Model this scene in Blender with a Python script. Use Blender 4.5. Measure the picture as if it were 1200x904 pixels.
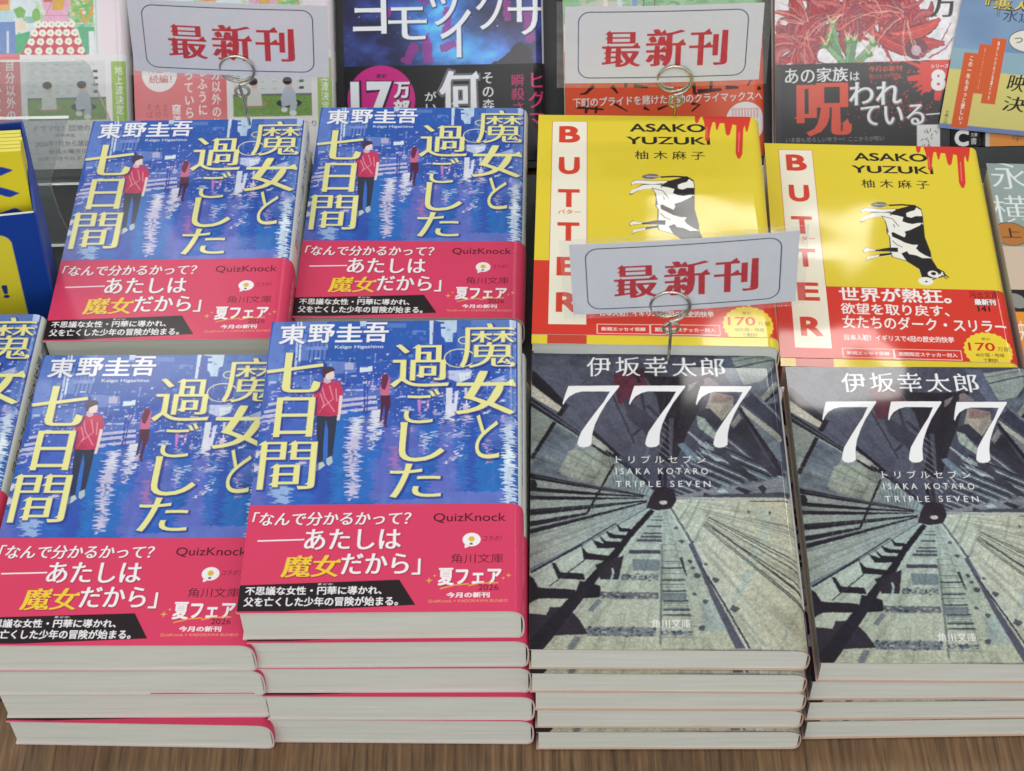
import bpy, math, random
import numpy as np
from mathutils import Matrix, Vector
for o in list(bpy.data.objects):
    bpy.data.objects.remove(o)
scene = bpy.context.scene
col = scene.collection
MM = 0.001

# ---------------------------------------------------------------- camera
LENS, PITCH, ROLL, CAMH = 61.610,0.85696,0.01897,0.62652
cd = bpy.data.cameras.new('camera'); cam = bpy.data.objects.new('camera', cd); col.objects.link(cam)
cd.sensor_width = 36.0; cd.lens = LENS; cd.clip_start = 0.01; cd.clip_end = 100
cam.matrix_world = Matrix.Translation((0, 0, CAMH)) @ Matrix.Rotation(math.pi/2-PITCH, 4, 'X') @ Matrix.Rotation(-ROLL, 4, 'Z')
scene.camera = cam

# ---------------------------------------------------------------- light of the shop
world = bpy.data.worlds.new('World'); scene.world = world; world.use_nodes = True
bgn = world.node_tree.nodes['Background']
# bright shop behind the viewer, dimmer far side of the room
_w = world.node_tree; _tc = _w.nodes.new('ShaderNodeTexCoord'); _sp = _w.nodes.new('ShaderNodeSeparateXYZ'); _mr = _w.nodes.new('ShaderNodeMapRange')
_w.links.new(_tc.outputs['Generated'], _sp.inputs[0]); _w.links.new(_sp.outputs['Y'], _mr.inputs[0])
_mr.inputs[1].default_value = -0.7; _mr.inputs[2].default_value = 0.55; _mr.inputs[3].default_value = 1.15; _mr.inputs[4].default_value = 0.32
_w.links.new(_mr.outputs[0], bgn.inputs[1])
bgn.inputs[0].default_value = (0.93, 0.97, 1.0, 1)
def lamp(name, x, y, z, sx, sy, power, colr=(1, 0.97, 0.92)):
    l = bpy.data.lights.new(name, 'AREA'); l.shape = 'RECTANGLE'; l.size = sx; l.size_y = sy
    l.energy = power; l.color = colr
    o = bpy.data.objects.new(name, l); col.objects.link(o); o.location = (x, y, z)
    return o
for x in (-2.2, -0.83, 0.56, 1.95):
    lamp('ceiling_lamp', x, 2.84, 2.25, 0.50, 0.08, 3.4)
    lamp('ceiling_lamp', x+0.05, 2.46, 2.25, 0.40, 0.16, 5.5)
for x in (-1.5, 0.0, 1.5):
    lamp('ceiling_lamp', x, 0.85, 2.35, 1.1, 0.25, 7)
for x in (-1.2, 0.5):
    lamp('ceiling_lamp', x, -1.1, 2.35, 1.2, 0.25, 13)
scene.view_settings.view_transform = 'Standard'; scene.view_settings.look = 'None'
scene.view_settings.exposure = -0.14; scene.view_settings.gamma = 1.0

# ---------------------------------------------------------------- materials
def nodes(name):
    m = bpy.data.materials.new(name); m.use_nodes = True
    nt = m.node_tree; return m, nt, nt.nodes['Principled BSDF']
def printed(name, rough, coat=0.0, crough=0.1, bump=0.02):
    """ink on paper: colour from the printed artwork (a colour attribute), gloss from the lamination"""
    m, nt, b = nodes(name)
    a = nt.nodes.new('ShaderNodeAttribute'); a.attribute_name = 'Col'
    nt.links.new(a.outputs['Color'], b.inputs['Base Color'])
    b.inputs['Roughness'].default_value = rough
    b.inputs['Specular IOR Level'].default_value = 0.14; b.inputs['Coat Weight'].default_value = coat; b.inputs['Coat Roughness'].default_value = crough
    tc = nt.nodes.new('ShaderNodeTexCoord')
    n = nt.nodes.new('ShaderNodeTexNoise'); n.inputs['Scale'].default_value = 900; n.inputs['Detail'].default_value = 3
    nt.links.new(tc.outputs['Object'], n.inputs['Vector'])
    mr = nt.nodes.new('ShaderNodeMapRange'); mr.inputs[3].default_value = rough*0.8; mr.inputs[4].default_value = rough*1.25
    nt.links.new(n.outputs['Fac'], mr.inputs[0]); nt.links.new(mr.outputs[0], b.inputs['Roughness'])
    bp = nt.nodes.new('ShaderNodeBump'); bp.inputs['Strength'].default_value = bump; bp.inputs['Distance'].default_value = 0.0003
    nt.links.new(n.outputs['Fac'], bp.inputs['Height']); nt.links.new(bp.outputs[0], b.inputs['Normal'])
    return m
def plain(name, rgb, rough=0.5, metal=0.0, vary=0.12, scale=60):
    m, nt, b = nodes(name)
    tc = nt.nodes.new('ShaderNodeTexCoord')
    n = nt.nodes.new('ShaderNodeTexNoise'); n.inputs['Scale'].default_value = scale; n.inputs['Detail'].default_value = 5
    nt.links.new(tc.outputs['Object'], n.inputs['Vector'])
    r = nt.nodes.new('ShaderNodeValToRGB'); c = lin(rgb)
    r.color_ramp.elements[0].position = .3; r.color_ramp.elements[1].position = .7
    r.color_ramp.elements[0].color = tuple(v*(1-vary) for v in c)+(1,); r.color_ramp.elements[1].color = tuple(min(1, v*(1+vary)) for v in c)+(1,)
    nt.links.new(n.outputs['Fac'], r.inputs[0]); nt.links.new(r.outputs[0], b.inputs['Base Color'])
    b.inputs['Roughness'].default_value = rough; b.inputs['Metallic'].default_value = metal
    return m
def lin(c):
    return tuple(((v/255)/12.92 if v/255 <= .04045 else ((v/255+.055)/1.055)**2.4) for v in c)

M_GLOSS = printed('laminated_print', 0.45, 0.34, 0.05, 0.008)
M_SEMI = printed('coated_print', 0.5, 0.32, 0.13, 0.012)
M_BAND = printed('band_print', 0.5, 0.22, 0.16, 0.015)
M_CARD = printed('card_print', 0.45)

def page_material():
    m, nt, b = nodes('page_edges')
    tc = nt.nodes.new('ShaderNodeTexCoord'); mp = nt.nodes.new('ShaderNodeMapping')
    mp.inputs['Scale'].default_value = (9, 9, 5200)
    nt.links.new(tc.outputs['Object'], mp.inputs['Vector'])
    n = nt.nodes.new('ShaderNodeTexNoise'); n.inputs['Scale'].default_value = 1.0; n.inputs['Detail'].default_value = 4
    nt.links.new(mp.outputs[0], n.inputs['Vector'])
    n2 = nt.nodes.new('ShaderNodeTexNoise'); n2.inputs['Scale'].default_value = 25; n2.inputs['Detail'].default_value = 3
    nt.links.new(tc.outputs['Object'], n2.inputs['Vector'])
    mx = nt.nodes.new('ShaderNodeMath'); mx.operation = 'MULTIPLY_ADD'; mx.inputs[1].default_value = 0.55
    nt.links.new(n2.outputs['Fac'], mx.inputs[0])
    ml = nt.nodes.new('ShaderNodeMath'); ml.operation = 'MULTIPLY'; ml.inputs[1].default_value = 0.5
    nt.links.new(n.outputs['Fac'], ml.inputs[0]); nt.links.new(ml.outputs[0], mx.inputs[2])
    r = nt.nodes.new('ShaderNodeValToRGB')
    r.color_ramp.elements[0].position = .25; r.color_ramp.elements[0].color = lin((207, 208, 198))+(1,)
    r.color_ramp.elements[1].position = .75; r.color_ramp.elements[1].color = lin((215, 216, 206))+(1,)
    nt.links.new(mx.outputs[0], r.inputs[0]); nt.links.new(r.outputs[0], b.inputs['Base Color'])
    b.inputs['Roughness'].default_value = 0.85
    bp = nt.nodes.new('ShaderNodeBump'); bp.inputs['Strength'].default_value = 0.12; bp.inputs['Distance'].default_value = 0.0002
    nt.links.new(n.outputs['Fac'], bp.inputs['Height']); nt.links.new(bp.outputs[0], b.inputs['Normal'])
    return m
M_PAGE = page_material()

def wood_material():
    m, nt, b = nodes('brown_wood')
    tc = nt.nodes.new('ShaderNodeTexCoord'); mp = nt.nodes.new('ShaderNodeMapping')
    mp.inputs['Scale'].default_value = (170, 7, 7); mp.inputs['Rotation'].default_value = (0, 0, math.radians(-9))
    nt.links.new(tc.outputs['Object'], mp.inputs['Vector'])
    n = nt.nodes.new('ShaderNodeTexNoise'); n.inputs['Scale'].default_value = 3.2; n.inputs['Detail'].default_value = 9; n.inputs['Roughness'].default_value = .62; n.inputs['Distortion'].default_value = .4
    nt.links.new(mp.outputs[0], n.inputs['Vector'])
    n3 = nt.nodes.new('ShaderNodeTexNoise'); n3.inputs['Scale'].default_value = 22; n3.inputs['Detail'].default_value = 4
    nt.links.new(tc.outputs['Object'], n3.inputs['Vector'])
    r = nt.nodes.new('ShaderNodeValToRGB'); e = r.color_ramp.elements
    e[0].position = .3; e[0].color = lin((72, 53, 36))+(1,); e[1].position = .75; e[1].color = lin((152, 117, 80))+(1,)
    x = e.new(.5); x.color = lin((116, 88, 61))+(1,)
    nt.links.new(n.outputs['Fac'], r.inputs[0])
    mx = nt.nodes.new('ShaderNodeMixRGB'); mx.blend_type = 'MULTIPLY'; mx.inputs[0].default_value = .55
    r2 = nt.nodes.new('ShaderNodeValToRGB'); r2.color_ramp.elements[0].position = .35; r2.color_ramp.elements[0].color = (.55, .5, .47, 1); r2.color_ramp.elements[1].position = .6
    nt.links.new(n3.outputs['Fac'], r2.inputs[0])
    nt.links.new(r.outputs[0], mx.inputs[1]); nt.links.new(r2.outputs[0], mx.inputs[2]); nt.links.new(mx.outputs[0], b.inputs['Base Color'])
    b.inputs['Roughness'].default_value = .5
    bp = nt.nodes.new('ShaderNodeBump'); bp.inputs['Strength'].default_value = .2; bp.inputs['Distance'].default_value = .0005
    nt.links.new(n.outputs['Fac'], bp.inputs['Height']); nt.links.new(bp.outputs[0], b.inputs['Normal'])
    return m
M_WOOD = wood_material()
M_BLACK = plain('black_board', (26, 27, 29), .45, vary=.3, scale=200)
M_STEEL = plain('steel_wire', (190, 185, 170), .22, 1.0, .1, 300)
M_BLUE = plain('blue_card', (20, 62, 150), .5, vary=.06)
def clear(name, alpha_gloss=.12, tint=(1, 1, 1), rough=.05):
    m = bpy.data.materials.new(name); m.use_nodes = True; nt = m.node_tree; nt.nodes.clear()
    o = nt.nodes.new('ShaderNodeOutputMaterial'); t = nt.nodes.new('ShaderNodeBsdfTransparent'); g = nt.nodes.new('ShaderNodeBsdfGlossy')
    d = nt.nodes.new('ShaderNodeBsdfDiffuse'); d.inputs[0].default_value = (.8, .82, .82, 1)
    g.inputs['Roughness'].default_value = rough; t.inputs[0].default_value = tuple(tint)+(1,)
    n = nt.nodes.new('ShaderNodeTexNoise'); n.inputs['Scale'].default_value = 40
    mr = nt.nodes.new('ShaderNodeMapRange'); mr.inputs[3].default_value = alpha_gloss*.5; mr.inputs[4].default_value = alpha_gloss*1.5
    nt.links.new(n.outputs['Fac'], mr.inputs[0])
    s1 = nt.nodes.new('ShaderNodeMixShader'); s1.inputs[0].default_value = .5
    nt.links.new(d.outputs[0], s1.inputs[1]); nt.links.new(g.outputs[0], s1.inputs[2])
    s = nt.nodes.new('ShaderNodeMixShader'); nt.links.new(mr.outputs[0], s.inputs[0])
    nt.links.new(t.outputs[0], s.inputs[1]); nt.links.new(s1.outputs[0], s.inputs[2]); nt.links.new(s.outputs[0], o.inputs[0])
    return m
M_FILM = clear('clear_film', .09, (1, 1, 1), .05)
M_ACRYL = clear('clear_acrylic', .22, (.97, .99, .98), .08)
M_ACEDGE = clear('acrylic_edge', .75, (.75, .8, .78), .2)

# ---------------------------------------------------------------- objects and meshes
def meta(o, label=None, cat=None, group=None, kind=None):
    for k, v in (('label', label), ('category', cat), ('group', group), ('kind', kind)):
        if v: o[k] = v
    return o
def empty(name, loc=(0, 0, 0), rot=(0, 0, 0)):
    o = bpy.data.objects.new(name, None); col.objects.link(o); o.location = loc; o.rotation_euler = rot
    o.empty_display_size = .01
    return o
def link(name, me, mat, parent=None):
    o = bpy.data.objects.new(name, me); col.objects.link(o)
    for m in (mat if isinstance(mat, (list, tuple)) else [mat]):
        if not me.materials or m.name not in [q.name for q in me.materials if q]: me.materials.append(m)
    if parent: o.parent = parent
    return o
class Geo:
    """vertices in millimetres, quads and triangles, one colour per vertex"""
    def __init__(s): s.v = []; s.f = []; s.c = []; s.n = 0; s.m = []
    def add(s, V, Fs, C=(1, 1, 1), mat=0):
        V = np.asarray(V, float).reshape(-1, 3)
        C = np.asarray(C, float)
        if C.ndim == 1: C = np.tile(C, (len(V), 1))
        s.v.append(V); s.c.append(C)
        for f in (Fs if isinstance(Fs, list) else [Fs]):
            f = np.asarray(f, np.int64); s.f.append(f+s.n); s.m.append(np.full(len(f), mat))
        s.n += len(V); return s
    def grid(s, P, C, flip=False, mat=0):
        ny, nx = P.shape[:2]
        i = np.arange(ny*nx).reshape(ny, nx)
        q = np.stack([i[:-1, :-1], i[:-1, 1:], i[1:, 1:], i[1:, :-1]], -1).reshape(-1, 4)
        if flip: q = q[:, ::-1]
        C = np.asarray(C, float)
        s.add(P.reshape(-1, 3), q, C.reshape(-1, 3) if C.ndim == 3 else C, mat)
    def box(s, a, b, C=(1, 1, 1), mat=0):
        x0, y0, z0 = a; x1, y1, z1 = b
        V = [(x0, y0, z0), (x1, y0, z0), (x1, y1, z0), (x0, y1, z0), (x0, y0, z1), (x1, y0, z1), (x1, y1, z1), (x0, y1, z1)]
        s.add(V, [[(0, 3, 2, 1), (4, 5, 6, 7), (0, 1, 5, 4), (1, 2, 6, 5), (2, 3, 7, 6), (3, 0, 4, 7)]], C, mat)
    def mesh(s, name, smooth=False):
        V = np.concatenate(s.v)*MM; C = np.concatenate(s.c)
        me = bpy.data.meshes.new(name)
        me.vertices.add(len(V)); me.vertices.foreach_set('co', V.astype(np.float32).ravel())
        lv = np.concatenate([f.ravel() for f in s.f]); sz = np.concatenate([np.full(len(f), f.shape[1]) for f in s.f])
        me.loops.add(len(lv)); me.loops.foreach_set('vertex_index', lv.astype(np.int32))
        me.polygons.add(len(sz)); st = np.concatenate([[0], np.cumsum(sz)[:-1]])
        me.polygons.foreach_set('loop_start', st.astype(np.int32)); me.polygons.foreach_set('loop_total', sz.astype(np.int32))
        me.polygons.foreach_set('material_index', np.concatenate(s.m).astype(np.int32))
        me.polygons.foreach_set('use_smooth', np.full(len(sz), smooth))
        a = me.color_attributes.new('Col', 'FLOAT_COLOR', 'POINT')
        a.data.foreach_set('color', np.concatenate([C, np.ones((len(C), 1))], 1).astype(np.float32).ravel())
        me.update(); me.validate()
        return me

# ---------------------------------------------------------------- lettering outlines (built-in font)
_tc = bpy.data.curves.new('lettering', 'FONT'); _to = bpy.data.objects.new('lettering', _tc); col.objects.link(_to)
_tc.resolution_u = 4
_cache = {}
def outline(s):
    """directed boundary edges of a string: points (n,2), edges (m,2), outward normals"""
    if s in _cache: return _cache[s]
    _tc.body = s
    dg = bpy.context.evaluated_depsgraph_get(); dg.update()
    me = bpy.data.meshes.new_from_object(_to.evaluated_get(dg))
    n = len(me.vertices); co = np.empty(n*3, np.float32)
    me.vertices.foreach_get('co', co); co = co.reshape(-1, 3)[:, :2].astype(float)
    key = {}; idx = np.array([key.setdefault((round(x, 5), round(y, 5)), len(key)) for x, y in co], int)
    P = np.array(list(key.keys()), float).reshape(-1, 2)
    E = {}
    for p in me.polygons:
        q = [idx[i] for i in p.vertices]
        A = P[q]; ar = ((A[:, 0]*np.roll(A[:, 1], -1)-A[:, 1]*np.roll(A[:, 0], -1)).sum())
        if ar < 0: q = q[::-1]
        for a, b in zip(q, q[1:]+q[:1]):
            if a != b: E[(a, b)] = E.get((a, b), 0)+1
    ed = np.array([e for e in E if (e[1], e[0]) not in E], int).reshape(-1, 2)
    bpy.data.meshes.remove(me)
    N = np.zeros_like(P)
    if len(ed):
        d = P[ed[:, 1]]-P[ed[:, 0]]; L = np.linalg.norm(d, axis=1, keepdims=True)+1e-9
        nn = np.stack([d[:, 1], -d[:, 0]], 1)/L
        np.add.at(N, ed[:, 0], nn); np.add.at(N, ed[:, 1], nn)
        N /= np.maximum(np.linalg.norm(N, axis=1, keepdims=True), .6)
    _cache[s] = (P, ed, N)
    return _cache[s]
_tab = np.random.RandomState(7).rand(256, 256)
def vnoise(x, y, seed=0):
    x = x+seed*17.31; y = y+seed*9.73
    xi = np.floor(x).astype(int); yi = np.floor(y).astype(int); fx = x-xi; fy = y-yi
    fx = fx*fx*(3-2*fx); fy = fy*fy*(3-2*fy)
    t = lambda a, b: _tab[b % 256, a % 256]
    return (t(xi, yi)*(1-fx)+t(xi+1, yi)*fx)*(1-fy)+(t(xi, yi+1)*(1-fx)+t(xi+1, yi+1)*fx)*fy
def fbm(x, y, seed=0, n=4):
    r = 0; a = .5
    for k in range(n):
        r = r+a*vnoise(x*2**k, y*2**k, seed+k); a *= .5
    return r/(1-.5**n)

class Art:
    """a printed sheet: w x h millimetres, drawn in ink colours (sRGB), then read out per mesh vertex"""
    def __init__(s, w, h, cell=.25, bg=(255, 255, 255), ss=3):
        s.w, s.h, s.ss = w, h, ss
        s.nx = max(4, int(round(w/cell))); s.ny = max(4, int(round(h/cell)))
        s.kx = s.nx*ss/w; s.ky = s.ny*ss/h
        s.a = np.empty((s.ny*ss, s.nx*ss, 3), np.float32); s.a[:] = np.array(bg)/255
        s.ox = 0.
    def UV(s):
        ny, nx = s.a.shape[:2]
        return np.meshgrid((np.arange(nx)+.5)/s.kx, (np.arange(ny)+.5)/s.ky)
    def edges(s, P0, P1, c, al=1.):
        """non-zero winding fill of directed edges"""
        ny, nx = s.a.shape[:2]
        k = np.array([s.kx, s.ky]); A = P0*k-.5; B = P1*k-.5
        lo = np.minimum(A.min(0), B.min(0)); hi = np.maximum(A.max(0), B.max(0))
        x0 = max(0, int(math.floor(lo[0]))); x1 = min(nx, int(math.ceil(hi[0]))+1); y0 = max(0, int(math.floor(lo[1]))); y1 = min(ny, int(math.ceil(hi[1]))+1)
        if x1 <= x0 or y1 <= y0: return
        up = B[:, 1] > A[:, 1]
        L = np.where(up[:, None], A, B); H = np.where(up[:, None], B, A)
        r0 = np.ceil(np.clip(L[:, 1], y0-1, y1+1)).astype(int); r1 = np.ceil(np.clip(H[:, 1], y0-1, y1+1)).astype(int)
        r0 = np.clip(r0, y0, y1); r1 = np.clip(r1, y0, y1)
        cnt = r1-r0; ok = cnt > 0
        if not ok.any(): return
        L, H, r0, cnt, sg = L[ok], H[ok], r0[ok], cnt[ok], np.where(up[ok], 1, -1)
        i = np.repeat(np.arange(len(cnt)), cnt)
        rows = np.arange(len(i))-np.repeat(np.cumsum(cnt)-cnt, cnt)+r0[i]
        t = (rows-L[i, 1])/(H[i, 1]-L[i, 1]); x = L[i, 0]+t*(H[i, 0]-L[i, 0])
        cx = np.clip(np.ceil(x).astype(int), x0, x1)-x0
        Wn = np.zeros((y1-y0, x1-x0+1), np.int32); np.add.at(Wn, (rows-y0, cx), sg[i])
        cs = np.cumsum(Wn, 1); m = (cs[:, :-1] != 0)
        for r in np.nonzero(cs[:, -1] != 0)[0]: m[r] = m[r-1] if r else False
        sub = s.a[y0:y1, x0:x1]
        if callable(c):
            U, V = np.meshgrid((np.arange(x0, x1)+.5)/s.kx, (np.arange(y0, y1)+.5)/s.ky)
            cc = np.asarray(c(U, V), np.float32)/255
            sub[m] = sub[m]*(1-al)+cc[m]*al
        else:
            sub[m] = sub[m]*(1-al)+np.array(c, np.float32)/255*al
    def poly(s, pts, c, al=1.):
        P = np.array(pts, float)+np.array([s.ox, 0]); s.edges(P, np.roll(P, -1, 0), c, al)
    def rect(s, u0, v0, u1, v1, c, al=1.): s.poly([(u0, v0), (u1, v0), (u1, v1), (u0, v1)], c, al)
    def line(s, pts, w, c, al=1., w2=None):
        pts = np.array(pts, float); n = len(pts)
        ws = np.linspace(w, w2 if w2 is not None else w, n)/2
        d = np.gradient(pts, axis=0); d /= np.linalg.norm(d, axis=1, keepdims=True)+1e-9
        nn = np.stack([-d[:, 1], d[:, 0]], 1)*ws[:, None]
        s.poly(np.concatenate([pts+nn, (pts-nn)[::-1]]), c, al)
    def ell(s, cx, cy, rx, ry, c, al=1., rot=0., n=40):
        t = np.linspace(0, 2*math.pi, n, endpoint=False); x = rx*np.cos(t); y = ry*np.sin(t)
        s.poly(np.stack([cx+x*math.cos(rot)-y*math.sin(rot), cy+x*math.sin(rot)+y*math.cos(rot)], 1), c, al)
    def ring(s, pts, w, c):
        p = list(pts)
        for a, b in zip(p, p[1:]+p[:1]): s.line([a, b], w, c)
    def rrect(s, u0, v0, u1, v1, r, w, c):
        P = []
        for cx, cy, a in ((u1-r, v1-r, 0), (u0+r, v1-r, 90), (u0+r, v0+r, 180), (u1-r, v0+r, 270)):
            P += [(cx+r*math.cos(math.radians(a+k*15)), cy+r*math.sin(math.radians(a+k*15))) for k in range(7)]
        s.ring(P, w, c)
    def text(s, t, box, c, e=(0., 0.), vert=False, slant=0., lean=0., sh=None, al=1., u=0.):
        """lettering fitted into a box; e thickens strokes (em, across / up); sh = (colour, extra, du, dv) printed shadow"""
        if vert:
            Ps, Es, Ns, k = [], [], [], 0
            for i, ch in enumerate(t):
                P, E, N = outline(ch)
                if len(P) == 0: continue
                if ch in 'ー―—': P = np.stack([-(P[:, 1]-.35)+.5, P[:, 0]-.1], 1); N = np.stack([-N[:, 1], N[:, 0]], 1)
                if ch in '。、': P = P+np.array([.5, .5])
                if ch in '0123456789': P = P+np.array([.25, 0])
                Ps.append(P+np.array([0, -i*1.04])); Es.append(E+k); Ns.append(N); k += len(P)
            P, E, N = np.concatenate(Ps), np.concatenate(Es), np.concatenate(Ns)
        else:
            P, E, N = outline(t)
        if len(P) == 0: return
        u0, v0, u1, v1 = box
        if u:
            # serif: a small triangle on the right-hand end of each level stroke
            A_, B_ = P[E[:, 0]], P[E[:, 1]]; d_ = B_-A_; ok = (np.abs(d_[:, 0]) < .012) & (d_[:, 1] > .03) & (d_[:, 1] < .1)
            for b_ in B_[ok]:
                k = len(P); P = np.concatenate([P, [(b_[0]-.15*u, b_[1]-.008), (b_[0]+.008, b_[1]-.008), (b_[0]-.03*u, b_[1]+.085*u)]]); N = np.concatenate([N, np.zeros((3, 2))]); E = np.concatenate([E, [(k, k+1), (k+1, k+2), (k+2, k)]])
        Q = P+N*np.array(e); lo, hi = Q.min(0), Q.max(0); sc = np.array([u1-u0, v1-v0])/(hi-lo)
        def place(ex):
            R = ((P+N*(np.array(e)+ex))-lo)*sc+np.array([u0, v0])
            R = R.copy(); mid = np.array([(u0+u1)/2, (v0+v1)/2]); d = R-mid
            R[:, 0] += slant*d[:, 1]; R[:, 1] += lean*d[:, 0]
            return R+np.array([s.ox, 0])
        if sh:
            R = place(sh[1])+np.array([sh[2], sh[3]]); s.edges(R[E[:, 0]], R[E[:, 1]], sh[0], sh[4] if len(sh) > 4 else 1.)
        R = place(0.); s.edges(R[E[:, 0]], R[E[:, 1]], c, al)
    def warp(s, du, dv):
        ny, nx = s.a.shape[:2]
        j, i = np.meshgrid(np.arange(nx), np.arange(ny))
        jj = np.clip((j+du*s.kx).round().astype(int), 0, nx-1); ii = np.clip((i+dv*s.ky).round().astype(int), 0, ny-1)
        s.a = s.a[ii, jj]
    def blur(s, n):
        for ax in (0, 1):
            a = s.a; s.a = sum(np.roll(a, k, ax) for k in range(-n, n+1))/(2*n+1)
    def mul(s, f): s.a = np.clip(s.a*(f[..., None] if f.ndim == 2 else f), 0, 1).astype(np.float32)
    def read(s, k=.80):
        a = s.a.reshape(s.ny, s.ss, s.nx, s.ss, 3)
        l = np.where(a <= .04045, a/12.92, ((a+.055)/1.055)**2.4).mean((1, 3))
        return l*k

# ================================================================ printed artwork
W_, HM, H7, HB = 104.0, 145.8, 149.5, 148.0
YEL = (244, 239, 158)
def rnd(seed): return random.Random(seed)

def art_city(w):
    """night city street after rain, two walkers"""
    A = Art(w, HM, .25, (76, 104, 200)); U, V = A.UV(); R = rnd(4)
    B1, B2, B3, LV, LV2, PK, WH, PB = (48, 88, 178), (42, 106, 198), (56, 74, 164), (108, 116, 202), (136, 142, 216), (222, 204, 228), (234, 238, 246), (168, 190, 230)
    # broad painted patches
    n = fbm(U/14, V/30, 3); m = fbm(U/8, V/12, 5)
    base = np.where((n > .55)[..., None], np.array(LV), np.array(B2)); base = np.where((m > .62)[..., None], np.array(B3), base)
    A.a[:] = (base/255*.6+np.array(B1)/255*.4).astype(np.float32)
    # upper half: buildings
    A.rect(0, 84, w, HM, (66, 92, 192))
    A.poly([(0.4,124.1),(0.9,144.0),(2.9,148.6),(7.2,148.5),(6.6,130.9),(7.9,109.5),(1.7,109.6)], (128, 134, 220))
    A.poly([(5.0,148.6),(11.4,148.4),(13.0,122.4),(7.6,119.0)], (104, 116, 212))
    A.poly([(11.4,148.8),(27.9,148.3),(28.0,139.6),(24.8,124.2),(13.4,123.8)], (124, 132, 214))
    for k in range(15):
        u = 17.0+k*1.75
        A.rect(u, 118, u+.7, 131, (66, 84, 176)); A.rect(u-1.4, 131.5, u-.8, 143, (72, 92, 184))
    A.rect(15.5, 129.6, 38, 131.6, (150, 150, 224))
    A.poly([(12.1,147.3),(12.8,148.7),(13.8,123.1),(13.0,123.1)], WH)
    A.poly([(10.8,146.6),(11.5,147.3),(12.8,116.2),(11.7,116.2)], (196, 206, 240))
    A.poly([(23.2,148.0),(38.5,148.0),(40.0,120.4),(24.9,122.8)], (58, 94, 188))
    A.poly([(24.4,145.5),(37.1,145.1),(37.8,132.3),(24.2,132.6)], (62, 100, 196))
    A.poly([(36.8,149.5),(40.0,149.4),(39.6,141.5),(37.5,141.9)], (206, 216, 244))
    A.poly([(48.0,149.1),(66.2,148.6),(66.7,131.6),(48.7,132.0)], (60, 98, 196))
    A.poly([(50.1,149.1),(56.3,148.9),(56.4,145.6),(50.2,145.8)], (140, 138, 216))
    A.poly([(48.2,144.4),(56.5,144.2),(56.6,141.7),(48.3,141.9)], (118, 128, 210))
    A.poly([(59.2,140.2),(64.9,140.0),(65.0,137.6),(59.3,137.7)], (128, 136, 216))
    A.poly([(68.5,149.2),(77.8,148.9),(77.7,139.0),(76.2,138.3),(76.2,133.4),(73.2,133.5),(72.7,135.6),(71.1,137.1),(70.9,144.9),(68.6,145.6)], (200, 216, 242))
    A.poly([(77.8,148.2),(99.4,147.2),(99.4,139.8),(94.4,128.8),(78.1,129.2)], (92, 112, 200))
    A.poly([(83.7,146.6),(99.9,146.1),(99.3,122.6),(84.0,122.2)], (122, 128, 208))
    A.poly([(66.2,148.6),(68.0,148.5),(67.8,132.2),(66.7,132.3)], (226, 232, 248))
    for k in range(7): A.rect(61.2, 116+k*3.6, 64.2, 117.6+k*3.6, (60, 98, 196))
    A.poly([(70.9,144.9),(72.4,144.8),(72.5,143.7),(70.9,143.8)], (56, 88, 190)); A.poly([(71.0,142.0),(73.0,141.9),(73.0,140.9),(71.0,140.9)], (56, 88, 190))
    A.poly([(68.4,144.2),(70.9,144.5),(71.6,135.6),(70.9,124.6),(68.9,124.6)], (70, 90, 190))
    for k in range(260):
        u, v = R.uniform(2, 100), R.uniform(100, 142); ww, hh = R.uniform(.4, 2.6), R.uniform(.3, 1.6)
        A.rect(u, v, u+ww, v+hh, R.choice([LV, LV2, B1, B3, (150, 160, 226), (84, 110, 206)]), .75)
    # street level
    A.poly([(1.7,109.6),(8.0,114.9),(14.1,115.5),(19.2,116.1),(33.6,115.4),(37.0,110.3),(53.0,114.1),(53.4,104.7),(2.5,101.5)], (94, 104, 204))
    A.poly([(11.1,114.8),(14.1,115.8),(21.3,115.7),(21.8,109.2),(10.0,109.4)], (112, 122, 214))
    A.poly([(28.5,115.2),(33.1,115.5),(35.4,111.7),(35.2,105.6),(30.5,109.1)], (70, 88, 186))
    A.poly([(24.9,123.5),(36.8,122.6),(37.1,117.1),(25.4,115.9)], (130, 132, 214)); A.poly([(32.2,122.3),(35.8,122.2),(36.0,118.5),(32.4,118.5)], (196, 186, 226))
    A.poly([(38.5,119.8),(43.6,120.4),(43.7,117.6),(38.6,117.0)], WH); A.poly([(40.2,112.6),(43.5,112.2),(42.1,110.2)], (232, 176, 214))
    A.poly([(74.0,117.7),(84.5,117.5),(84.0,113.5),(79.6,110.9),(74.1,113.7)], (206, 206, 240)); A.poly([(79.1,116.2),(84.0,116.5),(82.6,113.5),(79.6,111.5)], WH)
    A.poly([(91.9,112.0),(99.3,115.8),(102.2,114.1),(97.3,110.6),(92.9,110.3)], (176, 180, 230))
    A.poly([(84.5,113.5),(102.2,109.2),(102.1,100.0),(84.6,104.2)], (94, 108, 204))
    for k in range(330):
        v = R.gauss(103, 8); u = R.uniform(1, 102)
        if 36 < u < 54 and v < 106: continue
        A.rect(u, v, u+R.uniform(.5, 3.6), v+R.uniform(.3, 1.3), R.choice([WH, PK, PB, LV2, LV, B1, B3, (236, 190, 216), (214, 220, 246)]), .8)
    A.poly([(24.1,105.2),(53.2,108.7),(53.3,105.4),(33.5,101.0),(24.5,100.5)], (112, 118, 210))
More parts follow.
